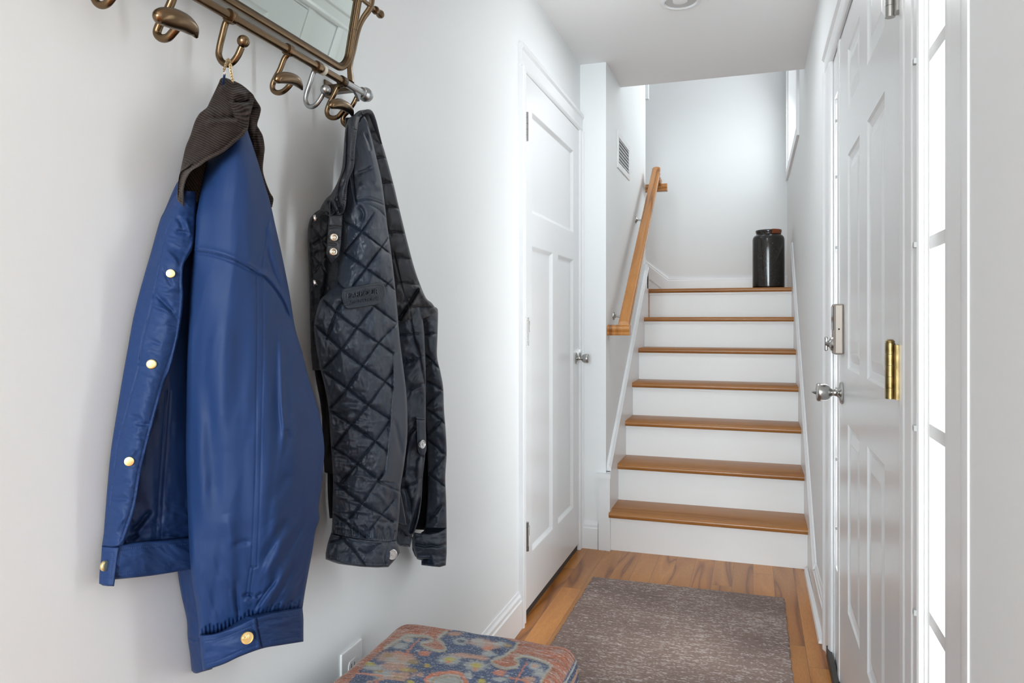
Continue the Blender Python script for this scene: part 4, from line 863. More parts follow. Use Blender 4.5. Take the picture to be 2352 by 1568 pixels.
# hanger chain on the hook
hk = Rp[0].y
def chain(P, parent, m, nm, r=.0022, n=9):
    q = catmull(P, 16); L_ = np.r_[0, np.cumsum(np.linalg.norm(np.diff(q, axis=0), axis=1))]
    mb = MB()
    for k in range(n):
        s0 = (k+.5)/n*L_[-1]; c = np.array([np.interp(s0, L_, q[:, j]) for j in range(3)]); c2_ = np.array([np.interp(min(s0+.001, L_[-1]), L_, q[:, j]) for j in range(3)])
        t = c2_-c; t = t/(np.linalg.norm(t)+1e-9); sd = np.cross(t, (math.cos(k*PI/2+.5), math.sin(k*PI/2+.5), .3)); sd /= np.linalg.norm(sd)
        ring_ = [c+t*math.cos(a)*r*1.5+sd*math.sin(a)*r for a in np.linspace(0, 2*PI, 13)]; tube(mb, ring_, r*.36, 6, 2)
    return mb.build(nm, m, parent, smooth=True)
g_ = WX+.095
chain([onX(*p, g_) for p in ((514, 163), (517, 153), (520, 143), (524, 137), (528, 141))], bj, chain_m, 'hanging_chain', r=.0016, n=12)
chain([onX(*p, g_-.012) for p in ((529, 146), (530, 158), (532, 172), (535, 188))], bj, chain_m, 'hanging_chain', r=.0018, n=13)
mb = MB(); c = onX(515.5, 167, g_); tube(mb, [c+Vector((.004*math.cos(a)*.75, -.004*math.cos(a)*.6, .004*math.sin(a))) for a in np.linspace(0, 2*PI, 17)], .0007, 8, 2); mb.build('chain_ring', silver, bj, smooth=True)
mb = MB(); tube(mb, [onX(515.5, 172, g_), onX(514.5, 180, g_-.004), onX(513, 192, g_-.012)], .0034, 10, flat=.35, up=(1, 0, 0)); mb.build('hanging_loop', blue_m, bj, smooth=True)
# ---------------------------------------------------------------- black quilted jacket
kj = empty('jacket', (WX+.06, 1.32, 1.54), label='black diamond-quilted jacket with a leather patch hanging from the last hook', cat='jacket', group='jackets on the coat rack')
# back of the jacket against the wall, its dark hem showing left of the front
b0 = Sheet([(752, 460), (738, 478), (722, 490), (711, 506), (707, 540), (710, 620), (712, 700), (715, 790), (724, 860), (737, 935), (741, 1000), (745, 1084)],
           [(800, 460), (805, 600), (800, 760), (800, 900), (800, 1000), (800, 1090)], bottom=[(745, 1084), (760, 1088), (800, 1090)], step=2.6,
           dep=[(0, (.020, .045)), (.3, (.016, .05)), (1, (.014, .05))])
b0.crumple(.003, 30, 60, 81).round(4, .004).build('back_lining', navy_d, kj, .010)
b4 = Sheet([(752, 1084), (753, 1140), (757, 1190)], [(790, 1084), (790, 1140), (790, 1190)], step=3, dep=[(0, (.008, .03)), (1, (.008, .03))]); b4.round(4, .003).build('back_shadow', navy_d, kj, .005)  # dark sheet standing in for the shadow below the jacket's back
# open front edge with snaps
b1 = Sheet([(748, 466), (733, 484), (722, 491), (713, 503), (708, 520), (707, 545), (711, 640), (712, 720), (714, 800), (718, 850)],
           [(790, 470), (792, 500), (790, 550), (782, 600), (776, 660), (768, 720), (762, 790), (760, 850)], step=1.9,
           dep=[(0, (.030, .055, .085)), (.3, (.026, .055, .090)), (1, (.022, .052, .095))])
b1.crumple(.0045, 24, 34, 82, rot=.5, oct=2).crumple(.0012, 12, 18, 83, sharp=True)
b1.seam([(727, 498), (718, 512), (714, 545), (718, 640), (719, 720), (721, 790)], .0020, 1.8).seam([(716, 520), (745, 560), (770, 610)], .0020, 1.8).seam([(770, 520), (745, 545), (722, 560)], .0018, 1.8).seam([(720, 590), (745, 620), (765, 660)], .0020, 1.8).seam([(764, 570), (740, 600), (722, 625)], .0018, 1.8).seam([(722, 700), (745, 690), (768, 660)], .0018, 1.8)
b1.line([(768, 500), (758, 560), (752, 640), (740, 720)], -.008, 9).round(4, .005, 'LTB').build('front_facing', navy_c, kj, .010)
QA = [[(831, 462), (866, 479), (887, 500)], [(789, 507), (831, 532), (876, 567), (898, 584)], [(785, 577), (841, 616), (890, 651), (905, 665)], [(775, 647), (789, 662), (826, 680), (862, 704), (908, 739)], [(733, 679), (773, 718), (820, 753), (869, 787), (906, 813)],
      [(725, 747), (784, 802), (832, 839), (884, 876), (902, 891)], [(733, 845), (798, 892), (846, 929), (895, 961)], [(754, 939), (808, 976), (861, 1013), (887, 1035)], [(757, 1021), (821, 1064), (869, 1101)], [(768, 1106), (828, 1153), (872, 1179), (903, 1198)], [(764, 1177), (806, 1209), (839, 1234)]]
QB = [[(859, 490), (831, 532), (792, 581)], [(890, 546), (876, 567), (841, 616), (810, 658)], [(905, 633), (890, 651), (850, 680), (800, 690), (775, 711), (750, 777)], [(855, 707), (820, 753), (784, 802), (736, 852)], [(918, 739), (902, 752), (869, 787), (832, 840), (797, 892), (757, 940)],
      [(902, 854), (884, 876), (847, 928), (806, 976), (768, 1028)], [(895, 968), (861, 1013), (821, 1064), (783, 1110)], [(880, 1090), (869, 1101), (832, 1153), (802, 1190)], [(903, 1149), (872, 1187), (846, 1220)], [(722, 700), (733, 679), (760, 650), (772, 630)]]
def quilt(S, lines, puff=.0065, reach=26, groove=.0022, pucker=.0012):
    """pillows swell between the stitched lines"""
    dm = np.full(S.PX.shape, 1e9)
    for L in lines:
        P = smooth_line(L); D, S_, A = seg_dist(S.PX, S.PY, P, reach); dm = np.minimum(dm, D)
        S.D = S.D-groove*np.exp(-(D/1.6)**2)
    t = np.clip(dm/reach, 0, 1); S.D = S.D+puff*(np.sqrt(np.clip(1-(1-t)**2, 0, 1)))
    S.D = S.D+pucker*np.exp(-((dm-6)/5)**2)*fbm(S.PX/7, S.PY/9, 4, 2)
    return t
# far sleeve at the right edge
r3 = Sheet([(962, 690), (968, 760), (972, 830), (975, 900), (978, 960), (981, 1020), (982, 1090), (981, 1150), (976, 1212)],
           [(1002, 706), (1006, 716), (1005, 770), (1004, 818), (1012, 855), (1018, 890), (1020, 940), (1024, 990), (1026, 1040), (1023, 1095), (1025, 1150), (1026, 1212)], step=1.9,
           dep=[(0, (.065, .085, .092)), (.3, (.060, .090, .105)), (.7, (.055, .088, .105)), (1, (.055, .085, .100))])
r3.crumple(.0045, 26, 32, 84, rot=.5, oct=2).crumple(.0010, 13, 17, 85, rot=.4, sharp=True)
quilt(r3, [[(974, 810), (990, 826), (1008, 846)], [(976, 872), (998, 884), (1018, 898)], [(979, 938), (997, 950), (1013, 965), (1022, 975)], [(983, 1009), (1004, 1026), (1024, 1046)], [(983, 1087), (1004, 1102), (1024, 1120)], [(1018, 894), (1002, 908), (987, 924), (978, 935)], [(1015, 965), (996, 984), (980, 1002)], [(1022, 1046), (994, 1079), (981, 1098)], [(1013, 1161), (1000, 1178), (985, 1196)], [(1004, 822), (990, 832), (974, 845)], [(970, 768), (990, 766), (1006, 766)]], .0055, 18)
r3.round(8, .008, 'R').round(4, .005, 'L').build('far_sleeve', navy_m, kj, .05)
rc = Sheet([(950, 1222), (947, 1240), (948, 1256), (958, 1284)], [(1026, 1212), (1026, 1240), (1026, 1270), (1024, 1298)], top=[(950, 1222), (961, 1224), (985, 1226), (1006, 1222), (1026, 1212)], bottom=[(958, 1284), (975, 1283), (992, 1284), (999, 1301), (1010, 1302), (1024, 1298)], step=1.6,
           dep=[(0, (.060, .092, .108)), (1, (.060, .094, .108))], smooth=False)
rc.crumple(.004, 30, 12, 86).line([(956, 1250), (975, 1254), (990, 1252), (1005, 1255), (1024, 1250)], -.005, 3).seam([(952, 1228), (985, 1231), (1024, 1220)]).seam([(965, 1230), (980, 1260), (992, 1280)]).dash([(960, 1276), (985, 1276), (1000, 1290), (1022, 1288)], .001, 1.4)
rc.round(6, .007).build('far_cuff', navy_m, kj, .045)
rn = Sheet([(946, 1232), (947, 1262), (953, 1277)], [(992, 1255), (992, 1270), (990, 1284)], bottom=[(953, 1277), (966, 1286), (978, 1285), (990, 1284)], step=2, dep=[(0, (.035, .06)), (1, (.035, .06))], smooth=False)
rn.round(4, .004).build('cuff_inside', navy_c, kj, .01)
gp = Sheet([(955, 900), (955, 1000), (955, 1100), (950, 1215)], [(992, 900), (994, 1000), (994, 1100), (990, 1218)], step=3, dep=[(0, (.030, .050)), (1, (.030, .048))]); gp.build('gap_shade', navy_d, kj, .01)  # dark filler: shade of the gap between side panel and far sleeve, as colour
# middle panel: side of the jacket with the pocket
r2 = Sheet([(902, 690), (905, 760), (908, 850), (906, 950), (902, 1050), (905, 1150), (912, 1215)],
           [(960, 680), (972, 740), (976, 800), (978, 870), (978, 940), (978, 1000), (976, 1050), (971, 1100), (968, 1150), (962, 1190), (952, 1222)], bottom=[(912, 1215), (925, 1222), (940, 1232), (952, 1222)], step=1.9,
           dep=[(0, (.060, .088, .098)), (.4, (.050, .085, .108)), (1, (.050, .080, .100))])
r2.crumple(.005, 28, 46, 87, rot=.6, oct=2).crumple(.0010, 13, 22, 88, rot=.5, sharp=True)
quilt(r2, [[(925, 832), (950, 826), (976, 816)], [(940, 896), (958, 888), (976, 879)], [(920, 1120), (945, 1112), (968, 1098)], [(925, 668), (940, 697), (943, 728), (952, 780), (961, 806), (972, 861), (978, 905)], [(905, 770), (930, 768), (960, 766)]], .005, 22)
r2.line([(952, 985), (940, 1000), (930, 1040), (926, 1090)], -.005, 3.5).line([(957, 985), (946, 1004), (937, 1044), (932, 1090)], .004, 5).line([(972, 1050), (968, 1120), (955, 1180), (944, 1220)], -.009, 4).line([(962, 1060), (958, 1120), (948, 1180), (940, 1215)], .004, 6).line([(930, 1110), (940, 1150), (945, 1190)], -.004, 5)
r2.round(6, .008, 'RB').build('side_panel', navy_m, kj, .03)
rh = Sheet([(912, 1208), (908, 1225), (912, 1248)], [(948, 1215), (946, 1235), (942, 1256)], bottom=[(912, 1248), (920, 1254), (932, 1253), (942, 1256)], step=1.8, dep=[(0, (.055, .085)), (1, (.055, .085))])
rh.crumple(.003, 10, 40, 89).round(5, .006).build('hem', navy_m, kj, .02)
# upper back with straight quilting, running down from the hook
up = Sheet([(830, 264), (830, 300), (838, 350), (848, 410), (858, 470), (868, 540), (877, 610), (886, 680), (894, 735)],
           [(850, 254), (862, 283), (883, 346), (904, 423), (914, 466), (925, 511), (937, 560), (950, 609), (962, 645), (978, 683), (992, 696), (1006, 716)], bottom=[(894, 735), (940, 745), (975, 730), (1006, 716)], step=1.9,
           dep=[(0, (.085, .100)), (.3, (.075, .098, .112)), (.7, (.065, .096, .116)), (1, (.060, .092, .108))])
up.crumple(.003, 40, 90, 90, rot=.3)
quilt(up, [[(842, 304), (856, 303), (872, 306)], [(862, 363), (875, 361), (892, 365)], [(872, 420), (888, 418), (906, 422)], [(884, 476), (900, 474), (918, 480)], [(892, 534), (912, 532), (932, 537)], [(898, 592), (920, 590), (946, 596)], [(905, 652), (930, 649), (960, 655)], [(935, 708), (965, 707), (1005, 705)]], .0035, 26, .0016)
up.seam([(905, 581), (915, 625), (926, 669), (934, 690), (940, 697), (943, 728)], .0018, 1.7).line([(961, 664), (950, 682), (934, 706), (918, 732)], -.006, 2.6).line([(966, 670), (955, 688), (940, 712), (924, 736)], .004, 4.5)
up.line([(960, 650), (975, 672), (990, 690)], -.006, 5).line([(963, 660), (976, 680), (990, 705)], .005, 8).crumple(.005, 16, 24, 91, rot=.3, mask=np.clip((up.PY-660)/30, 0, 1))
up.round(6, .007, 'R').build('back_panel', navy_c, kj, .05)
# button tab on the side
tt = Sheet([(955, 958), (956, 985), (957, 1010), (959, 1035), (964, 1043)], [(976, 960), (978, 985), (979, 1010), (979, 1035), (974, 1046)], step=1.3, dep=[(0, (.108, .116)), (1, (.106, .114))], bottom=[(964, 1043), (969, 1046), (974, 1046)])
tt.crumple(.0015, 14, 20, 92).dash([(960, 965), (961, 1010), (964, 1036), (974, 1040)], .0009, 1.3).line([(955, 963), (977, 965)], -.002, 2, smooth=False).round(3, .003).build('side_tab', navy_m, kj, .008)
# main quilted sleeve
ML = [(806, 300), (797, 400), (791, 460), (787, 497), (786, 540), (783, 580), (776, 616), (768, 650), (752, 672), (735, 690), (726, 720), (721, 750), (726, 795), (735, 842), (746, 890), (754, 935), (758, 990), (762, 1050), (765, 1101), (764, 1150), (763, 1200), (761, 1224)]
MR = [(832, 268), (838, 268), (848, 293), (862, 350), (876, 412), (884, 470), (890, 521), (898, 575), (905, 633), (912, 705), (918, 777), (926, 840), (933, 898), (936, 960), (935, 1009), (928, 1070), (920, 1120), (918, 1170), (914, 1215), (911, 1240)]
mq = Sheet(ML, MR, top=[(806, 300), (824, 282), (832, 268)], bottom=[(761, 1224), (800, 1232), (850, 1240), (885, 1244), (911, 1240)], step=1.75,
           dep=[(0, (.100, .112)), (.12, (.100, .125, .128)), (.3, (.090, .128, .146, .140)), (.5, (.082, .124, .150, .148)), (.75, (.080, .124, .150, .150)), (1, (.082, .118, .140, .138))])
body_mask = np.clip((mq.PY-470)/60, 0, 1)
sx_ = np.interp(mq.PY, [760, 813, 891, 972, 1083, 1105, 1112], [960, 902, 902, 895, 883, 869, 960])
face = np.clip((mq.PX-sx_)/3, 0, 1)            # plain strip along the far edge
D0 = mq.D.copy()
quilt(mq, QA+QB, .0060, 30, .0026)
mq.crumple(.0042, 26, 60, 93, rot=.15, oct=2).crumple(.0010, 13, 26, 94, rot=.1, sharp=True)
mq.crumple(.0045, 46, 12, 95, rot=.14, oct=2, mask=np.clip((mq.PY-860)/90, 0, 1)*np.clip((870-mq.PX)/50, 0, 1)).crumple(.003, 60, 60, 96)
mq.D = mq.D*(1-face)+(D0+.006)*face
um = (1-body_mask); mq.D = mq.D*(1-um*.75)+(D0+.004)*um*.75
mq.seam([(902, 813), (902, 891), (895, 972), (888, 1050), (883, 1083), (869, 1105)], .0020, 1.7).seam([(869, 1105), (893, 1118), (917, 1129)], .0022, 1.8, smooth=False)
mq.line([(905, 960), (916, 1010), (924, 1050)], -.003, 5, taper=.2).seam([(905, 812), (918, 806)], .0015, 1.6, smooth=False)
# yoke seams near the collar
mq.seam([(812, 330), (810, 390), (814, 440), (818, 462)], .0014, 1.6).seam([(818, 461), (840, 458), (860, 462), (884, 472)], .0026, 2.0).seam([(822, 455), (842, 452), (862, 457), (880, 464)], .0012, 1.4).seam([(806, 400), (812, 440), (820, 470)], .0012, 1.4)
mq.line([(829, 300), (848, 340), (862, 400), (870, 440)], .004, 8, taper=.2).line([(838, 300), (848, 330), (852, 350)], -.004, 4, taper=.2).line([(815, 402), (838, 392), (858, 382)], -.003, 5, taper=.2).line([(826, 420), (850, 430), (872, 420)], .003, 8, taper=.2).line([(822, 470), (834, 490), (830, 510)], -.005, 5, taper=.2)
mq.line([(862, 1190), (880, 1200), (905, 1196)], -.003, 5).line([(868, 1130), (890, 1160), (905, 1200)], .003, 6)
for k in range(26):
    f = (k+.5)/26; x = 766+f*140; mq.line([(x, 1226+f*15), (x+((k*5) % 7-3), 1206+f*15-((k*3) % 5)*2)], -.003, 2.2, smooth=False)
mq.round(8, .012, 'L').round(6, .008, 'R').build('quilted_sleeve', navy_m, kj, .06)
# tail of the plain strip and the ribbed seam next to it
tl = Sheet([(905, 1120), (905, 1160), (912, 1200)], [(919, 1125), (926, 1160), (934, 1206)], step=1.8, dep=[(0, (.125, .132)), (1, (.112, .120))]); tl.round(3, .003).build('storm_strip', navy_m, kj, .02)
cu = Sheet([(761, 1222), (756, 1236), (752, 1250), (748, 1270), (748, 1284)], [(910, 1240), (914, 1252), (919, 1268), (908, 1284), (892, 1302)], top=[(761, 1222), (800, 1231), (850, 1240), (885, 1244), (910, 1240)], bottom=[(748, 1284), (768, 1291), (791, 1296), (828, 1301), (865, 1303), (892, 1302)], step=1.6,
           dep=[(0, (.082, .122, .148, .146)), (1, (.082, .122, .148, .146))], smooth=False)
cu.crumple(.0035, 24, 30, 97, oct=2).crumple(.0008, 12, 14, 98, sharp=True); quilt(cu, [[(780, 1227), (800, 1250), (820, 1272), (839, 1298)], [(880, 1246), (860, 1256), (843, 1268), (825, 1262)], [(752, 1245), (775, 1240), (785, 1230)]], .004, 20, .002)
cu.dash([(752, 1276), (800, 1289), (850, 1294), (890, 1294)], .0012, 1.5).line([(893, 1243), (890, 1262), (884, 1280), (886, 1298)], -.003, 2.2).seam([(761, 1230), (850, 1247), (905, 1248)], .0012, 1.6)
cu.round(6, .008).build('cuff', navy_m, kj, .055)
# collar turned up over the hook
kc = Sheet([(829, 256), (819, 258), (810, 266), (801, 272), (794, 290), (791, 318), (789, 350), (785, 388), (776, 416), (761, 444), (749, 456), (740, 470), (734, 483)],
           [(850, 254), (840, 256), (831, 264), (824, 280), (820, 300), (816, 335), (813, 380), (806, 400), (801, 412), (797, 435), (796, 458), (793, 478), (787, 491)], top=[(829, 256), (838, 252), (850, 254)], bottom=[(734, 483), (745, 486), (755, 489), (763, 493), (770, 495), (779, 495), (787, 491)], step=1.5,
           dep=[(0, (.110, .118, .112)), (.2, (.104, .130, .134)), (.55, (.098, .130, .140)), (.8, (.080, .118, .134)), (1, (.060, .100, .122))])
kc.crumple(.003, 24, 50, 99, rot=.3).crumple(.006, 14, 26, 100, rot=.4, mask=np.clip((kc.PY-420)/30, 0, 1))
kc.line([(844, 258), (835, 264), (828, 282), (823, 302), (819, 337), (815, 382), (802, 414), (799, 458), (788, 488)], .0035, 4).dash([(838, 260), (826, 272), (817, 300), (812, 337), (808, 380), (796, 410), (791, 455), (783, 484)], .0012, 1.4)
kc.seam([(806, 280), (812, 296), (822, 300)], .0012, 1.5).seam([(792, 352), (803, 362), (812, 370)], .0012, 1.5).dash([(740, 478), (762, 486), (776, 488)], .0010, 1.4)
kc.line([(757, 466), (764, 478), (770, 490)], -.008, 4).line([(775, 455), (778, 472), (784, 484)], -.006, 4).line([(748, 462), (756, 478)], .004, 5, smooth=False).line([(765, 458), (772, 476), (776, 488)], .005, 4)
kc.round(4, .005).build('collar', navy_c, kj, .018)
rim_ = MB(); tube(rim_, [onX(832, 262, WX+.128), onX(840, 256, WX+.130), onX(850, 258, WX+.128), onX(858, 276, WX+.122), (onX(866, 300, WX+.116)), onX(876, 330, WX+.112)], [.0030, .0042, .0050, .0050, .0036, .0015], 12, flat=.8); rim_.build('collar_rim', navy_c, kj, smooth=True)
# throat strap with two press studs
sp = Sheet([(756, 494), (754, 520), (751, 560), (749, 583), (761, 604)], [(787, 492), (786, 520), (784, 560), (780, 586), (763, 605)], step=1.4, dep=[(0, (.098, .118)), (.8, (.096, .114)), (1, (.098, .101))], bottom=[(761, 604), (763, 605)], smooth=False)
sp.crumple(.002, 20, 22, 101).line([(757, 522), (770, 520), (785, 523)], -.0016, 3).line([(753, 545), (768, 548), (784, 546)], -.0012, 3).line([(752, 560), (770, 562)], -.001, 3).round(3, .003).build('throat_strap', navy_c, kj, .010)
studs = [(767, 545), (765.5, 578)]
for x, y in studs: disc('press_stud', sp.at(x, y, .002), .0072, silver_w, kj, 'socket', (.62, -.78, 0), label='brass-toned press stud on the throat strap')
for x, y in ((724.5, 502), (724, 650)): disc('snap_cap', b1.at(x, y, .003), .0074, silver, kj, 'rim', (.9, .35, .1))
disc('snap_cap', cu.at(901, 1273, .003), .0100, silver, kj, 'rim', (.70, -.70, .0), label='silver snap on the cuff')
disc('snap_cap', tt.at(970, 1020, .003), .0100, silver, kj, 'rim', (.93, -.25, .0), label='silver snap on the side tab')
# stitched leather patch with raised lettering
pt = Sheet([(787, 664), (785, 672), (784, 682), (786, 692), (789, 702)], [(880, 652), (884, 660), (886, 672), (884, 684), (880, 692)], top=[(787, 664), (795, 661), (830, 655), (860, 650), (872, 649), (880, 652)], bottom=[(789, 702), (797, 709), (805, 710), (840, 704), (868, 699), (880, 692)], step=1.1,
           dep=[(0, (.100, .144, .152)), (1, (.100, .144, .152))])
base_ = hermite([0, .5, 1], np.array([mq.depth(787, 680), mq.depth(835, 678), mq.depth(883, 670)]), pt.u[0]); pt.D = pt.D*0+base_[None]+.0055
pt.crumple(.0012, 30, 30, 102).line([(794, 668), (830, 661), (866, 656), (876, 658)], -.0006, 1.2).line([(794, 703), (836, 697), (870, 692), (877, 687)], -.0006, 1.2).line([(791, 672), (790, 684), (793, 698)], -.0006, 1.2).line([(878, 660), (880, 672), (878, 684)], -.0006, 1.2)
pt.line([(786, 662), (830, 654), (876, 648), (885, 660), (885, 684), (868, 700), (830, 706), (800, 711), (786, 700), (784, 680), (786, 662)], .0012, 2.2)
pto = pt.round(3.5, .004).build('leather_patch', leather_m, kj, .008)
def lettering(txt, px0, py0, px1, py1, hpx, nm):
    cu_ = bpy.data.curves.new(nm, 'FONT'); cu_.body = txt; cu_.size = 1; cu_.extrude = .03; cu_.align_x = 'LEFT'; to = bpy.data.objects.new('t', cu_); COL.objects.link(to)
    bpy.context.view_layer.update(); me = bpy.data.meshes.new_from_object(to); bpy.data.objects.remove(to)
    c = np.empty(len(me.vertices)*3); me.vertices.foreach_get('co', c); c = c.reshape(-1, 3); w_, h_ = c[:, 0].max(), c[:, 1].max(); x0_ = c[:, 0].min()
    out = []
    for x, y, z in c:
        f = (x-x0_)/(w_-x0_); qx = px0+(px1-px0)*f; qy = py0+(py1-py0)*f-hpx*y/h_; d = pt.depth(qx, qy)+.0010+.0010*(z > 0); p = onX(qx, qy, WX+d); out.append(tuple(p))
    me.vertices.foreach_set('co', np.array(out).ravel()); me.update()
    return link(nm, me, leather_l, pto)
lettering('BARBOUR', 798, 686, 870, 674, 12, 'lettering'); lettering('INTERNATIONAL', 799, 699, 874, 687, 7, 'lettering')
# ================================================================== woven ottoman
hx, yb_, y0_, zt_ = .200, 1.450, .56, .470; cxo = -.536; hy_ = (yb_-y0_)/2; cyo = (yb_+y0_)/2; r_o = .030
ot_ = empty('ottoman', (cxo, cyo, 0), label='low ottoman in red and blue patterned kilim fabric against the left wall', cat='ottoman')
drop = .11
def axis_pts(h, fine_a=None):
    e = h-r_o; L_ = r_o*PI/2+drop-r_o
    return e, L_
ea, La = axis_pts(hx); eb, Lb = axis_pts(hy_)
A_ = np.linspace(-ea-La, ea+La, 420); B_ = np.r_[np.linspace(-eb-Lb, .05, 160)[:-1], np.linspace(.05, eb+Lb, 420)]
AA, BB = np.meshgrid(A_, B_); cx_ = np.clip(AA, -ea, ea); cy_ = np.clip(BB, -eb, eb); exx, eyy = AA-cx_, BB-cy_; l_ = np.hypot(exx, eyy)+1e-9
th_ = np.clip(l_/r_o, 0, PI/2); ho = r_o*np.sin(th_); dr = r_o*(1-np.cos(th_))+np.maximum(l_-r_o*PI/2, 0); dr = np.minimum(dr, drop)
dome = .012*(1-(cx_/ea)**2)*(1-(cy_/eb)**4)
rowp = BB/.0026; rib = np.sin(rowp*2*PI); side = np.clip((l_-r_o*1.2)/.01, 0, 1)
ribs = np.sin(np.arctan2(eyy, exx)*40+BB*1400+AA*900)
zz = zt_-dr+dome+.0006*rib*(1-side)+.004*fbm(AA*14, BB*14, 5, 2)*(1-side)
bul = .006*np.sin(np.clip((dr-.01)/drop, 0, 1)*PI)+.0008*ribs*side
XX = cxo+cx_+exx/l_*(ho+bul); YY = cyo+cy_+eyy/l_*(ho+bul)
V = np.stack([XX, YY, zz], -1)
# where each point of the cloth falls in the photographed pattern
r1 = XX*cT+YY*sT; d1 = np.maximum(-XX*sT+YY*cT, .2); QX = 1176+FPX*r1/d1; QY = HY-FPX*(zz-EYE)/d1
# outside the photographed part the weave repeats mirrored
QYm = np.where(QY > 1566, 3132-QY, QY)
wob = (fbm(XX*120, YY*400, 7, 2)*2.2); qx, qy = QX+wob*1.6, QYm+wob*.7
def inside(poly):
    c = np.zeros(qx.shape, bool); P = np.asarray(poly, float); j = len(P)-1
    for i in range(len(P)):
        xi, yi = P[i]; xj, yj = P[j]; cond = ((yi > qy) != (yj > qy)) & (qx < (xj-xi)*(qy-yi)/(yj-yi+1e-12)+xi); c ^= cond; j = i
    return c
blue_, rust_, grey_, gold_, salm, yell, coral_, deep = [np.array(c) for c in ((.080, .110, .195), (.40, .145, .085), (.43, .44, .42), (.36, .24, .10), (.52, .31, .22), (.50, .42, .06), (.62, .22, .12), (.045, .062, .12))]
C = np.zeros(qx.shape+(3,))+rust_; C = C*(1+.35*fbm(XX*30, YY*200, 9, 2)[..., None])
lightm = np.clip(fbm(XX*60, YY*260, 13, 3)*2.4-.1, 0, 1)[..., None]; C = C*(1-.5*lightm)+grey_*.5*lightm
left_b = [(884, 1488), (900, 1478), (916, 1469), (930, 1461), (945, 1459), (962, 1459), (981, 1461), (992, 1466), (988, 1472), (969, 1476), (972, 1483), (991, 1490), (1012, 1494), (1023, 1489), (1013, 1473), (1006, 1466), (1025, 1450)]
right_b = [(1190, 1476), (1180, 1490), (1158, 1505), (1131, 1517), (1138, 1527), (1163, 1534), (1187, 1529), (1190, 1519), (1183, 1512), (1202, 1506), (1231, 1512), (1260, 1524), (1264, 1532), (1250, 1552), (1238, 1572)]
field = inside(left_b+[(1060, 1444), (1150, 1462)]+right_b+[(1238, 1620), (700, 1620), (800, 1568), (846, 1520)])
C[field] = (blue_*(1+.4*fbm(XX*40, YY*240, 21, 3)[..., None]))[field]
def pline(P, w_, c, amt=.9):
    global C
    D, S, A = seg_dist(qx, qy, smooth_line(P, 6), w_*3); g = (1/(1+np.exp((D-w_)*2.2)))[..., None]*amt; C = C*(1-g)+c*g
def blob(x, y, rx, ry, c, amt=.85, rough=.35, sd=1):
    global C
    q = np.hypot((qx-x)/rx, (qy-y)/ry)+rough*fbm(qx/6, qy/3.5, sd+int(x), 2); g = (1/(1+np.exp((q-1)*9)))[..., None]*amt; C = C*(1-g)+c*g
# back-edge band: muted medallions on blue
for x, y, rx, ry, c in ((1045, 1455, 18, 5, salm), (1059, 1472, 16, 8, grey_), (1059, 1472, 9, 4, deep), (1102, 1474, 26, 8, salm), (1096, 1470, 14, 5, grey_), (1112, 1480, 22, 7, grey_), (1130, 1482, 20, 8, salm), (1120, 1489, 14, 5, coral_), (1150, 1478, 16, 5, grey_), (1165, 1482, 10, 4, gold_), (1124, 1500, 18, 7, grey_), (1140, 1494, 12, 6, deep),
                       (938, 1469, 13, 7, grey_), (938, 1469, 6, 3, salm), (920, 1483, 18, 7, grey_), (976, 1500, 13, 6, coral_), (960, 1494, 4, 2, grey_), (1058, 1504, 24, 5, salm), (1090, 1508, 22, 5, salm), (1110, 1512, 14, 4, salm),
                       (1034, 1515, 26, 11, grey_), (1034, 1514, 12, 5, yell), (1030, 1520, 5, 3, coral_), (1093, 1529, 27, 12, grey_), (1095, 1528, 12, 5, yell), (1090, 1536, 6, 4, coral_), (982, 1528, 7, 4, yell), (982, 1528, 3, 2, coral_), (1107, 1563, 9, 5, yell), (944, 1566, 9, 4, yell),
                       (905, 1508, 40, 12, salm), (916, 1517, 30, 10, grey_), (930, 1512, 22, 8, salm), (950, 1519, 14, 5, gold_), (890, 1504, 12, 4, gold_), (931, 1537, 13, 5, yell), (948, 1540, 12, 5, gold_), (905, 1530, 32, 10, salm), (884, 1548, 30, 10, grey_), (920, 1552, 26, 9, salm), (870, 1540, 10, 4, gold_), (915, 1556, 9, 4, gold_), (964, 1549, 9, 5, salm), (850, 1525, 10, 5, yell), (860, 1533, 22, 6, grey_),
                       (1228, 1529, 14, 8, grey_), (1228, 1529, 8, 4, salm), (1240, 1545, 14, 9, grey_), (1148, 1545, 15, 7, coral_), (1216, 1560, 16, 7, salm), (1165, 1552, 5, 3, grey_), (1150, 1560, 18, 5, grey_), (1040, 1548, 20, 8, grey_), (1075, 1550, 10, 8, grey_)):
    blob(x, y, rx, ry, c)
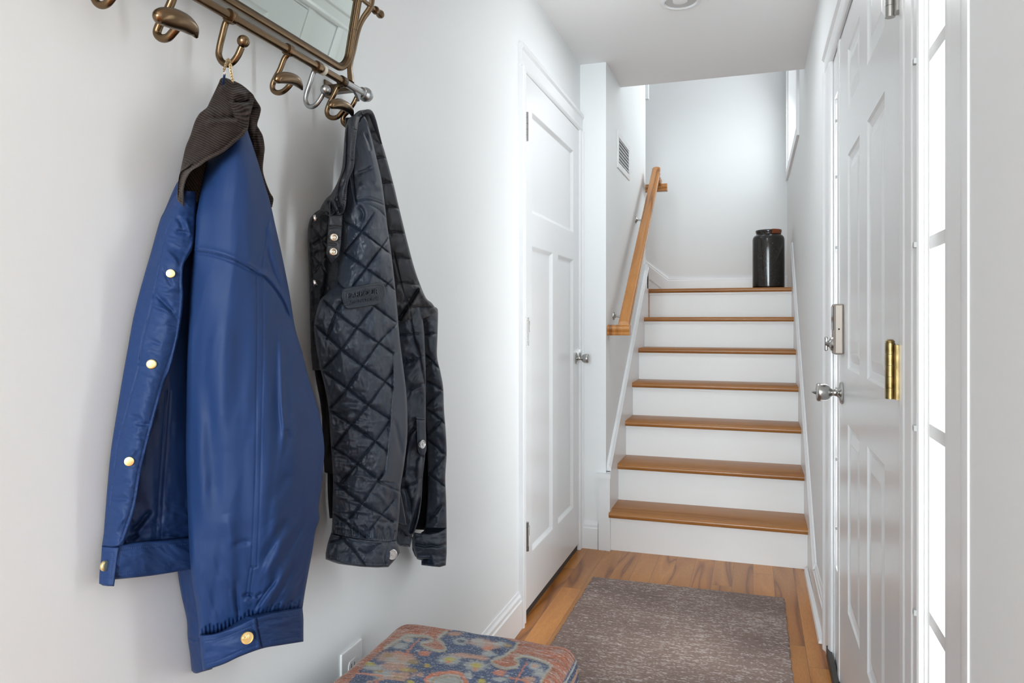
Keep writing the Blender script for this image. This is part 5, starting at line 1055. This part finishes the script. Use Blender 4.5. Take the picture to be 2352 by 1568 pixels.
for P, w_, c in (([(964, 1466), (945, 1486), (925, 1507)], 1.6, coral_), ([(908, 1497), (930, 1500), (948, 1503)], 1.5, coral_), ([(820, 1546), (850, 1548), (880, 1552)], 1.8, coral_), ([(1210, 1521), (1196, 1545), (1180, 1570)], 1.8, coral_), ([(1170, 1556), (1195, 1560), (1215, 1566)], 1.6, coral_), ([(876, 1556), (862, 1568)], 1.6, coral_),
                 ([(845, 1565), (890, 1558), (930, 1562)], 2, salm)): pline(P, w_, c)
# diamond
g = inside([(1049, 1545), (979, 1556), (1000, 1600), (1066, 1600), (1072, 1572)]); C[g] = grey_*.9
pline([(1020, 1600), (979, 1557), (1049, 1544), (1076, 1572)], 4.2, coral_); pline([(1014, 1590), (994, 1562), (1046, 1553), (1064, 1575)], 1.2, gold_)
for B in (left_b, right_b):
    pline(B, 3.4, grey_, .85); pline([(x+1.5, y+3.2) for x, y in B], .9, gold_, .8); pline([(x-1, y-2.6) for x, y in B], .8, gold_, .5)
# side stripes
sd_ = np.clip((l_-r_o*1.15)/.003, 0, 1)[..., None]; ph = (dr*1000+3*fbm(XX*40, YY*40, 4, 2)); st3 = np.where((ph % 38 < 10)[..., None], salm, np.where((ph % 38 < 22)[..., None], deep*1.6, np.where((ph % 38 < 27)[..., None], grey_, blue_)))
st3 = st3*(.75+.35*(ribs[..., None] > -.2)); C = C*(1-sd_)+st3*sd_
# the woven rows: pale weft ticks between warps, dark gaps
rown = np.floor(rowp); tick_ = vn(AA*520+rown*13.7, rown*.77, 31)[..., None]; gap = (np.sin(rowp*2*PI) < -.25)[..., None]
C = C*np.where(gap, .68, 1.06); tk = np.clip((tick_-.60)*4, 0, 1)*.55*(~gap); C = C*(1-tk)+np.array([.60, .60, .57])*tk
C = np.clip(C, .01, 1)
grid_mesh('cushion_top', V, kilim_m, ot_, col=C)
MB().box(cxo-hx+.012, cxo+hx-.012, y0_+.012, yb_-.012, .06, zt_-drop+.03).build('base', blue_m, ot_, bevel=.01)
for sx in (-1, 1):
    for yy in (y0_+.06, yb_-.06):
        mb = MB(); lathe(mb, [(0, 0), (.014, 0), (.02, .06), (0, .06)], (cxo+sx*(hx-.05), yy, 0), (0, 0, 1), 16); mb.build('leg', rail_m, ot_, smooth=True)
# scuffs left on the wall paint
